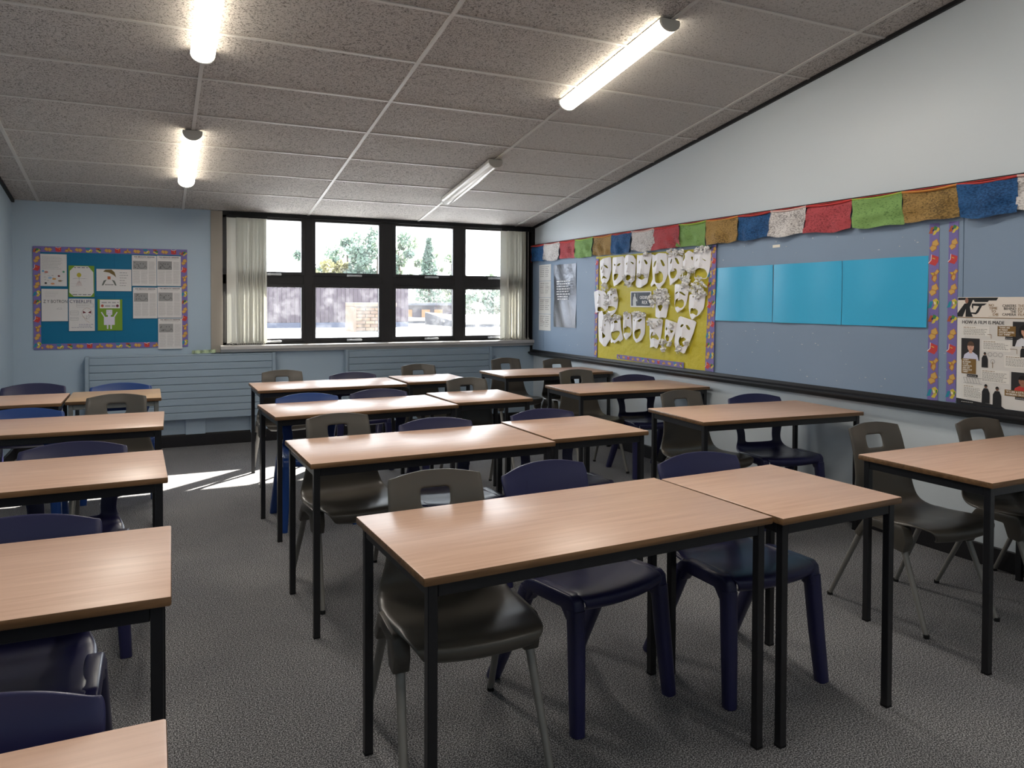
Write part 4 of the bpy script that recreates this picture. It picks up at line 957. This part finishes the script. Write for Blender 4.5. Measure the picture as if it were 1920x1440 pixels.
para(-2.700, -2.550, 1.253, 1.306); para(-2.588, -2.438, 1.174, 1.232); para(-2.468, -2.32, 1.092, 1.156); para(-2.592, -2.442, 1.003, 1.072); para(-2.693, -2.576, .904, .980); para(-2.30, -2.16, 1.02, 1.09)
def portrait(a, c, b_, d, skin, hair, top, longhair):
    sh.rect(a, b_, c, d, DK, .0018); w = c - a; x_ = a + w * .52; hh = d - b_
    sh.poly([(a + w * .10, b_), (a + w * .18, b_ + hh * .25), (x_ - w * .12, b_ + hh * .38), (x_ + w * .12, b_ + hh * .38), (a + w * .88, b_ + hh * .25), (a + w * .96, b_)], top, .0021)
    if longhair: sh.disk(x_, b_ + hh * .60, w * .28, hh * .30, hair, .0022)
    sh.rect(x_ - w * .09, b_ + hh * .32, x_ + w * .09, b_ + hh * .5, skin, .0023); sh.disk(x_, b_ + hh * .62, w * .18, hh * .23, skin, .0024)
    sh.poly([(x_ + w * .19 * math.cos(t), b_ + hh * (.66 + .21 * math.sin(t))) for t in [math.pi * k / 8 for k in range(9)]], hair, .0025)
    for s in (-1, 1): sh.disk(x_ + s * w * .075, b_ + hh * .64, w * .026, hh * .012, hair, .0026, 8)
    sh.disk(x_, b_ + hh * .51, w * .06, hh * .012, ink(150, 70, 66), .0026, 8); sh.poly([(x_ - w * .02, b_ + hh * .57), (x_ + w * .02, b_ + hh * .57), (x_, b_ + hh * .63)], ink(170, 120, 100), .0026)
portrait(-2.705, -2.602, 1.116, 1.237, ink(206, 160, 140), ink(90, 66, 52), ink(206, 206, 226), False)
portrait(-2.428, -2.30, 1.205, 1.335, ink(196, 148, 124), ink(24, 20, 20), ink(214, 214, 220), True)
portrait(-2.432, -2.32, .958, 1.070, ink(150, 104, 82), ink(20, 16, 16), ink(190, 60, 56), False)
def quote(a, c, b_, d, lines, sz):
    sh.rect(a, b_, c, d, GD, .0028)
    for i, tx in enumerate(lines): sh.text(tx, a + .006, d - sz * .95 - i * sz * .93, sz, ink(236, 230, 220), .0031, 'LEFT', bold=.0004, sq=.82)
quote(-2.701, -2.620, 1.041, 1.124, ('\u201cDON\u2019T', 'BE AFRAID', 'TO USE', 'CONTACTS', 'AND GET', 'EMAILS OUT', 'THERE\u201d'), .0118)
quote(-2.506, -2.412, 1.256, 1.310, ('\u201cTHERE ARE', 'SO MANY', 'OPPORTUNITIES', 'OUT THERE\u201d'), .0132)
quote(-2.464, -2.30, .942, .974, ('\u201cIT\u2019S LIKE A LITTLE', 'WORKING ON A'), .0145)
for a, c, b_, d in ((-2.670, -2.610, 1.024, 1.038), (-2.466, -2.41, 1.240, 1.254), (-2.41, -2.34, .928, .941)): sh.rect(a, b_, c, d, BK, .0028); sh.words(a + .004, c - .004, (b_ + d) / 2 - .002, .003, LG, .0031, rr)
for x_, b_, d in ((-2.572, 1.082, 1.166), (-2.564, .888, .992), (-2.503, .872, .985), (-2.375, 1.150, 1.210)):      # small standing figures in black
    sk = ink(112, 80, 64); hh = d - b_; wd = hh * .21
    sh.poly([(x_ - wd, b_), (x_ - wd * .95, b_ + hh * .6), (x_ - wd * .5, b_ + hh * .78), (x_ + wd * .5, b_ + hh * .78), (x_ + wd * .95, b_ + hh * .55), (x_ + wd * 1.0, b_)], BK, .0030)
    sh.disk(x_, b_ + hh * .87, hh * .07, hh * .085, sk, .0032); sh.poly([(x_ + hh * .085 * math.cos(t), b_ + hh * (.89 + .11 * math.sin(t))) for t in [math.pi * k / 8 for k in range(9)]], ink(22, 20, 20), .0034)
for x_, y_ in ((-2.545, 1.155), (-2.517, 1.155), (-2.489, 1.155), (-2.53, 1.117)):
    for k in range(12): sh.line((x_ + .011 * math.cos(k * .5236), y_ + .011 * math.sin(k * .5236)), (x_ + .011 * math.cos((k + 1) * .5236), y_ + .011 * math.sin((k + 1) * .5236)), .0022, GR, .0020)
sh.path([(-2.53, 1.117), (-2.53, 1.082)], .003, GD, .0022); sh.path([(-2.56, 1.262), (-2.540, 1.262), (-2.540, 1.240)], .0022, GD, .0022); sh.path([(-2.44, 1.190), (-2.405, 1.190), (-2.405, 1.165)], .0022, GD, .0022)
for k in range(6): sh.path([(-2.69 + k * .016, 1.018), (-2.678 + k * .016, .990)], .0022, GR, .0020)
sh.rect(-2.69, .988, -2.585, .990, GR, .0020); sh.rect(-2.69, 1.018, -2.585, 1.020, GR, .0020)
sh.poly([(u0, v0), (u0, v0 + .030), (-2.48, v0 + .012), (-2.46, v0)], BK, .0022); sh.words(u0 + .03, u0 + .10, v0 + .012, .003, LG, .0026, rr)
tag(sh.done('film_poster', onright(.001)), 'large white and black film careers poster at the right edge', 'poster')

# ================================================================== LEFT NOTICEBOARD ON THE FAR WALL
lb = Sheet(); TEALB = mat('teal_backing_paper', rgb(0, 106, 144), .5, .35, bump=(14, .2, .01), vary=(3, .04))
lb.slab(-.96, .995, .285, 1.905, TEALB, 0, .006)
for xx in (-.33,): lb.rect(xx, 1.0, xx + .002, 1.90, ink(0, 84, 124), .0063)
lb.rect(-.9, 1.462, .28, 1.464, ink(0, 88, 128), .0063)
nb = tag(lb.done('teal_noticeboard', onfar(0)), 'teal paper noticeboard with purple book border left of the window', 'notice board')
for qd, vt, ph in (([(-.982, 1.866), (.302, 1.872), (.302, 1.928), (-.982, 1.918)], False, 5), ([(-.975, .978), (.304, .979), (.304, 1.030), (-.975, 1.030)], False, 2), ([(-.977, .980), (-.920, .980), (-.924, 1.916), (-.981, 1.917)], True, 5), ([(.250, .981), (.306, .981), (.300, 1.925), (.244, 1.925)], True, 5)):
    strip('border_strip', qd, onfar(.0065 if not vt else .0095), None, vt, .078, ph, parent=nb)
PAPER = ink(214, 211, 210); INK = ink(120, 118, 122)
def page(label, q_, fn, name='paper_sheet', bgc=PAPER, off=.013):
    s = Sheet(); u0, vt, u1, vb = q_; s.slab(u0, vb, u1, vt, bgc, 0, .0012); fn(s, u0, vb, u1, vt)
    return tag(s.done(name, onfar(off)), label, 'paper', 'pupils\u2019 papers on the teal noticeboard')
rr = random.Random(17)
def scrib(s, x, y, w, h, mt, n=6, wd=.0012): s.path([(x + rr.uniform(-w, w), y + rr.uniform(-h, h)) for _ in range(n)], wd, mt, .0020)
def p1(s, a, b, c, d):
    for r in range(9): s.words(a + .012, c - .02, d - .028 - r * .0135, .0028, INK, .0016, rr, .8)
    for x, y, k in ((.10, .62, (110, 160, 200)), (.22, .58, (190, 120, 110)), (.36, .34, (150, 180, 210)), (.52, .30, (205, 150, 80)), (.70, .42, (120, 50, 50)), (.88, .60, (80, 150, 120)), (.74, .22, (150, 130, 110)), (.46, .10, (210, 150, 110)), (.2, .12, (60, 60, 60))):
        s.disk(a + (c - a) * x, b + (d - b) * y * .75, .010 + .006 * (k[0] > 140), .009, ink(*k), .0018, 9)
    for r in range(8): scrib(s, a + rr.uniform(.1, .9) * (c - a), b + rr.uniform(.1, .45) * (d - b), .012, .003, INK)
def p2(s, a, b, c, d):
    for r in range(4): s.words(a + .03, a + .15, d - .03 - r * .014, .0025, ink(170, 168, 170), .0016, rr, .7)
    s.text('Z Y BOTRON', a + .014, b + (d - b) * .565, .042, ink(62, 62, 66), .0018, 'LEFT', c - a - .018); scrib(s, a + .14, b + .12, .022, .012, INK, 6)
def p3(s, a, b, c, d):
    s.poly([(a + .04, b + .006), (c - .03, b + .006), (c - .006, b + .04), (c - .008, d - .06), (c - .05, d - .006), (a + .05, d - .006), (a + .01, d - .05), (a + .006, b + .04)], PAPER, .0016)
    x = (a + c) / 2 - .02; y = b + (d - b) * .70; s.disk(x, y, .018, .021, ink(180, 168, 60), .0019); s.path([(x, y - .02), (x, y - .07)], .0022, INK, .0019)
    for k in (-1, 1): s.path([(x, y - .03), (x + k * .05, y - .034)], .002, INK, .0019)
    for k in range(6): s.path([(x + (k - 2.5) * .004, y - .06), (x + (k - 2.5) * .009, y - .10)], .0016, ink(160, 100, 100), .0019)
    s.words(a + .045, c - .05, d - .022, .010, ink(130, 128, 132), .0019, rr, .95); s.words(a + .03, c - .03, b + .018, .009, INK, .0019, rr, .95)
    for k in range(7): s.words(a + rr.choice((.02, .12)), c - .03, b + .05 + k * .024, .0022, ink(170, 168, 170), .0018, rr, .4)
def p4(s, a, b, c, d):
    x = a + (c - a) * .36; y = b + (d - b) * .62
    s.poly([(x - .05, y + .055), (x - .03, y + .072), (x + .02, y + .074), (x + .045, y + .05), (x + .058, y + .0), (x + .04, y + .02), (x + .0, y + .045)], ink(112, 94, 56), .0017); s.rect(x - .014, y - .018, x + .012, y + .010, ink(176, 98, 64), .0018)
    for k in (-1, 1): s.poly([(x + k * .02, y - .02), (x + k * .045, y - .03), (x + k * .062, y - .075), (x + k * .048, y - .075), (x + k * .035, y - .045)], ink(104, 108, 104), .0018)
    for k in range(6): s.disk(x - .03 + k * .012, y - .068, .004, .006, ink(80, 78, 80), .0018, 7)
    for k in range(6): s.words(a + (c - a) * .66, c - .02, d - .035 - k * .024, .005, INK, .0018, rr, .7)
def p5(s, a, b, c, d):
    s.text('CYBERLIFE', a + .004, d - .040, .042, ink(48, 48, 84), .0018, 'LEFT', (c - a) * .86)
    s.poly([(a + .125 + .03 * math.cos(t) + .008, b + .17 + .022 * math.sin(t)) for t in [k * .45 for k in range(14)]], ink(222, 219, 218), .0017)
    x, y = a + (c - a) * .70, b + (d - b) * .56
    s.path([(x + .042 * math.cos(t), y - .005 + .05 * math.sin(t)) for t in [k * .5 - .3 for k in range(11)]], .002, ink(150, 110, 96), .0019)
    for k in (-1, 1): s.poly([(x + k * .006, y + .002), (x + k * .032, y + .020), (x + k * .034, y - .006)], ink(106, 40, 52), .0020)
    s.path([(x - .03, y - .03), (x - .01, y - .07), (x + .02, y - .09)], .002, ink(170, 140, 110), .0019)
    for q in ((.10, .50, .36, .62), (.10, .33, .36, .42), (.5, .74, .95, .84)):
        x0, y0, x1, y1 = a + (c - a) * q[0] * .6, b + (d - b) * q[1], a + (c - a) * q[2], b + (d - b) * q[3]
        s.path([(x0, y0), (x1, y0), (x1, y1), (x0, y1), (x0, y0)], .0016, INK, .0019); s.words(x0 + .006, x1 - .004, (y0 + y1) / 2, .003, INK, .0019, rr, .9)
    for k in range(3): s.words(a + .02 + .06 * (k > 0), c - .01, b + .03 + .014 * k, .005, ink(120, 120, 150), .0019, rr, .9)
    for k in range(5): scrib(s, x + rr.uniform(-.02, .03), y - .04 + rr.uniform(-.02, .02), .008, .012, INK, 5)
def p6(s, a, b, c, d):
    w, h = c - a, d - b; RB = ink(212, 206, 222)
    s.rect(a + w * .09, d - h * .29, a + w * .90, d - .004, PAPER, .0016); s.words(a + w * .16, a + w * .86, d - h * .12, .012, ink(160, 158, 160), .0019, rr, .98); s.words(a + w * .30, a + w * .72, d - h * .23, .012, ink(150, 148, 150), .0019, rr, .98)
    s.disk(a + w * .19, d - h * .21, .012, .013, ink(170, 82, 66), .0019); s.disk(a + w * .80, d - h * .21, .012, .013, ink(96, 42, 58), .0019)
    x = a + w * .47
    s.rect(x - w * .12, b + h * .50, x + w * .12, b + h * .665, RB, .0017); s.rect(x - w * .06, b + h * .44, x + w * .06, b + h * .50, RB, .0017); s.rect(x - w * .22, b + h * .18, x + w * .22, b + h * .44, RB, .0017)
    for k in (-1, 1):
        s.poly([(x + k * w * .22, b + h * .43), (x + k * w * .34, b + h * .58), (x + k * w * .30, b + h * .60), (x + k * w * .16, b + h * .43)], RB, .0018); s.rect(x + k * w * .07 - w * .03, b + h * .05, x + k * w * .07 + w * .03, b + h * .18, RB, .0017)
        s.disk(x + k * w * .06, b + h * .62, .004, .003, ink(150, 146, 160), .0020, 7)
    s.words(x - w * .07, x + w * .08, b + h * .545, .003, ink(150, 146, 160), .0020, rr, 1)
def news(dark):
    def f(s, a, b, c, d):
        w, h = c - a, d - b
        s.text('THE ABSOLUTE OBSERVER', a + w * .08, d - .019, .0150, ink(58, 56, 58), .0018, 'LEFT', w * .84, bold=.0006)
        s.words(a + w * .15, c - w * .12, d - .030, .0028, INK, .0018, rr, .9); s.rect(a + w * .04, d - h * .46, a + w * .62, d - h * .18, ink(150, 149, 149) if not dark else ink(138, 137, 138), .0016)
        x, y = a + w * .40, d - h * .35; k_ = ink(62, 60, 62) if dark else ink(84, 82, 84)
        s.path([(x + .026 * math.cos(t), y + .020 * math.sin(t)) for t in [3.0 + k * .35 for k in range(11)]], .003, k_, .0020); s.path([(x + .028, y + .005), (x + .045, y - .016)], .003, k_, .0020)
        for k in range(9): s.disk(a + w * rr.uniform(.10, .28), d - h * rr.uniform(.22, .43), .004, .004, k_, .0020, 6)
        for k in (-1, 1): s.disk(x + k * .012, y + .022, .004, .005, k_, .0020, 6)
        for r in range(16): s.words(a + w * .68, c - w * .05, d - h * .20 - r * h * .016 * 1.1, .0016, INK, .0018, rr, .9)
        for r in range(20):
            for x0, x1 in ((.05, .34), (.37, .64), (.68, .95)): s.words(a + w * x0, a + w * x1, d - h * .50 - r * h * .022, .0016, INK, .0018, rr, .9)
    return f
GRC = ink(116, 152, 50)
page('handwritten page with coloured doodles at the top left of the teal board', (-.923, 1.850, -.716, 1.558), p1)
page('white page with large pencil letters at the left, lower of two', (-.916, 1.532, -.709, 1.237), p2)
page('eight sided stick figure drawing on a green card', (-.702, 1.750, -.494, 1.460), p3, bgc=GRC)
page('wide drawing with brown hair and a robot on white paper', (-.477, 1.723, -.186, 1.517), p4)
page('white page with blue capital letters and a masked face drawing', (-.701, 1.444, -.493, 1.145), p5)
page('green card with a cut out white robot raising its arms', (-.469, 1.440, -.264, 1.146), p6, bgc=GRC)
page('newspaper style page in the upper left of the group of five', (-.181, 1.859, .030, 1.569), news(False))
page('newspaper style page in the upper right with the darkest picture', (.034, 1.861, .244, 1.571), news(True))
page('newspaper style page in the lower left of the group of five', (-.173, 1.554, .035, 1.259), news(False))
page('newspaper style page in the middle of the right hand column', (.038, 1.560, .251, 1.264), news(False))
page('newspaper style page hanging lowest over the purple border', (.042, 1.258, .254, .962), news(False), off=.015)

# ================================================================== OUTSIDE THE WINDOW
M_ROOF = mat('pale_flat_roof', rgb(160, 160, 162), .8, .2, vary=(.4, .06))
M_CLAD = mat('purple_brown_cladding', rgb(50, 42, 50), .8, .2, vary=(2, .1))
M_BAND = mat('blue_grey_flashing', rgb(46, 52, 68), .7, .2)
M_BRICK = [mat('buff_brick_a', rgb(94, 78, 64), .9, .1), mat('buff_brick_b', rgb(104, 88, 74), .9, .1), mat('buff_brick_c', rgb(86, 72, 62), .9, .1)]
M_CAPS = mat('pale_concrete', rgb(120, 118, 114), .85, .1)
M_TAN = mat('tan_render', rgb(96, 84, 74), .85, .1)
M_GREYWALL = mat('mauve_render', rgb(62, 58, 64), .85, .1)
M_BOARDED = mat('orange_boarding', rgb(116, 90, 66), .8, .1)
M_SLATE = mat('grey_low_roof', rgb(64, 66, 72), .8, .15, vary=(1, .1))
M_LEAFS = [translucent('leaf_%d' % i, c, c2, .35) for i, (c, c2) in enumerate(((rgb(84, 102, 92), rgb(104, 120, 96)), (rgb(92, 106, 88), rgb(112, 126, 96)), (rgb(120, 116, 78), rgb(136, 130, 84))))]
M_BARK = mat('bark', rgb(84, 74, 64), .9, .1)
b = MB(); b.box(-14, 34, YF + .25, 60, .70, .775); o = struct(ob('ground_outside', b.mesh('ground_outside', M_ROOF)), 'sunlit pale flat roof outside the window')

# cladded block: vertical boards
t = thing('clad_building', 'purple brown building with upright cladding seen through the lower panes', 'building', (0, 19, .775))
q = MB(); q.box(-6, 6.05, .05, 5, 0, 1.15); ob('wall', q.mesh('wall', M_CLAD), t)
q = MB(); q.box(0, .101, 0, .05, .13, 1.15); bm_ = q.mesh('board', M_CLAD, bevel=.006, seg=1)
for i in range(116): ob('board', bm_, t, (-6 + i * .104, (i % 2) * .008, 0))
q = MB(); q.box(-6, 6.05, -.02, .05, 0, .13); ob('flashing', q.mesh('flashing', M_BAND), t)
q = MB(); q.box(-6.05, 6.1, -.06, 5, 1.15, 1.25); ob('parapet', q.mesh('parapet', M_BAND), t)

# brick upstand on the roof
t = thing('brick_upstand', 'buff brick upstand with a pale cap on the flat roof outside', 'chimney', (4.18, 16.0, .775))
q = MB(); q.box(-.245, .58, .01, .72, 0, .55); ob('core', q.mesh('core', M_CAPS), t)
cnt = 0
q = MB(); q.box(0, .196, 0, .05, 0, .062); bms = []
for mt in M_BRICK: c = q.mesh('brick', mt, bevel=.005, seg=1); bms.append(c)
rr = random.Random(6)
for r in range(7):
    for i in range(5):
        x_ = -.25 + i * .206 - (.1 if r % 2 else 0)
        if x_ < -.26 or x_ > .42: x_ = max(-.25, min(x_, .384))
        ob('brick', rr.choice(bms), t, (x_, -.035, .03 + r * .072))
q = MB(); q.box(-.30, .63, -.06, .78, .55, .635); ob('cap', q.mesh('cap', M_TAN, bevel=.01), t)
q = MB(); q.box(-.31, -.25, -.03, .72, 0, .55); ob('side_slab', q.mesh('side_slab', M_TAN), t)

# low building with boarded windows
t = thing('boarded_building', 'low mauve building with three orange boarded windows beyond the roofs', 'building', (10.2, 30, .775))
q = MB(); q.box(-1.6, 1.6, .05, 4, -.1, .52); ob('wall', q.mesh('wall', M_GREYWALL), t)
q = MB(); q.box(-1.8, 1.8, -.3, 4.2, .52, .62); ob('roof_edge', q.mesh('roof_edge', M_SLATE), t)
for x_ in (-.66, .12, .68):
    q = MB(); q.box(x_ - .2, x_ + .2, 0, .05, -.02, .36); w_ = ob('window', q.mesh('window', M_GREYWALL), t)
    q = MB(); q.box(x_ - .18, x_ + .18, -.02, .02, 0, .34); ob('boarding', q.mesh('boarding', M_BOARDED), w_)
# low pitched roofs in front of it
def lowroof(label, x0, x1, y0, y1, z0, z1a, z1b):
    t = thing('low_roof', label, 'roof', ((x0 + x1) / 2, y0, .775))
    q = MB(); hw = (x1 - x0) / 2
    q.add([(-hw, 0, 0), (hw, 0, 0), (hw, y1 - y0, 0), (-hw, y1 - y0, 0), (-hw, 0, z0), (hw, 0, z0), (hw, y1 - y0, z1b), (-hw, y1 - y0, z1a)], [(0, 3, 2, 1), (4, 5, 6, 7), (0, 1, 5, 4), (1, 2, 6, 5), (2, 3, 7, 6), (3, 0, 4, 7)])
    ob('slab', q.mesh('slab', M_SLATE), t)
    q = MB(); q.add([(-hw - .02, -.03, z0 - .03), (hw + .02, -.03, z0 - .03), (hw + .02, -.03, z0 + .02), (-hw - .02, -.03, z0 + .02), (-hw - .02, .02, z0 - .03), (hw + .02, .02, z0 - .03), (hw + .02, .02, z0 + .02), (-hw - .02, .02, z0 + .02)], [(0, 3, 2, 1), (4, 5, 6, 7), (0, 1, 5, 4), (1, 2, 6, 5), (2, 3, 7, 6), (3, 0, 4, 7)])
    ob('fascia', q.mesh('fascia', M_CAPS), t)
lowroof('long low grey roof in front of the boarded building', 6.3, 8.8, 22, 27, .10, .16, .08)
lowroof('sloping white edged roof at the right of the view', 7.2, 11.0, 18.2, 21, .10, .36, .02)
def vent(label, x, y, h):
    t = thing('roof_vent', label, 'vent', (x, y, .775))
    q = MB(); q.tube([(0, 0, 0), (0, 0, h)], .05, 10); ob('stack', q.mesh('stack', M_CAPS, smooth=40), t)
    q = MB(); q.tube([(0, 0, h), (0, 0, h + .06), (0, 0, h + .14), (0, 0, h + .17)], [.09, .17, .14, .03], 14); ob('cowl', q.mesh('cowl', M_CAPS, smooth=50), t)
vent('mushroom shaped roof vent on the right', 7.43, 17.6, .48)
vent('small mushroom roof vent before the grey roof', 7.35, 19.4, .05)

def tree(label, x, y, h, w, kind, n, seed, cone=False, z0=.3):
    rr = random.Random(seed); t = thing('tree', label, 'tree', (x, y, z0), 0, 'trees beyond the flat roofs')
    q = MB(); q.tube([(0, 0, 0), (.05, 0, h * .4), (0, .05, h * .75)], [.14, .10, .04], 8); ob('trunk', q.mesh('trunk', M_BARK, smooth=50), t)
    q = MB(); cl = [(rr.gauss(0, .42) * w, rr.gauss(0, .35) * w, rr.uniform(.28, .93) * h, rr.uniform(.16, .34) * w) for _ in range(18)]
    for i in range(n):
        if cone:
            f = rr.random() ** .7; rad = w * .75 * (1 - f * .9) * math.sqrt(rr.random()); an = rr.uniform(0, 6.283); c = Vector((rad * math.cos(an), rad * math.sin(an), h * (.12 + .88 * f)))
        else:
            k = rr.choice(cl); d = Vector((rr.gauss(0, 1), rr.gauss(0, 1), rr.gauss(0, .8))).normalized() * k[3] * rr.random() ** .4; c = Vector(k[:3]) + d
        a = Vector((rr.gauss(0, 1), rr.gauss(0, 1), rr.gauss(0, 1))).normalized(); e = a.orthogonal(); s_ = rr.uniform(.06, .15)
        q.add([c - a * s_, c + e * s_ * .6, c + a * s_, c - e * s_ * .6], [(0, 1, 2, 3)])
    f_ = ob('foliage', q.mesh('foliage', M_LEAFS[kind], fix=False), t); f_['kind'] = 'stuff'
tree('yellowish bushy tree at the left end of the tree line', 8.3, 40, 3.4, 1.5, 2, 2200, 1)
tree('tall grey green tree left of the centre mullion', 9.6, 41, 5.0, 1.7, 0, 3800, 2)
tree('dense grey green tree partly behind the centre mullion', 11.0, 40, 5.2, 1.7, 0, 3600, 3)
tree('sparse tall tree just right of the centre mullion', 12.5, 41, 5.3, 1.4, 1, 2200, 4)
tree('dark green conifer in the third upper pane', 13.6, 39, 4.6, 1.2, 0, 2600, 5, True)
tree('thin spindly tree right of the conifer', 15.3, 40, 4.4, 1.0, 1, 700, 6)
tree('low olive tree behind the boarded building', 12.2, 44, 2.6, 2.6, 1, 3000, 7)
tree('low green tree behind the sloping roof', 16.0, 38, 2.4, 2.2, 0, 2800, 8)
tree('bushy tree far right beyond the right blind', 18.6, 39, 2.8, 2.0, 1, 2400, 9)
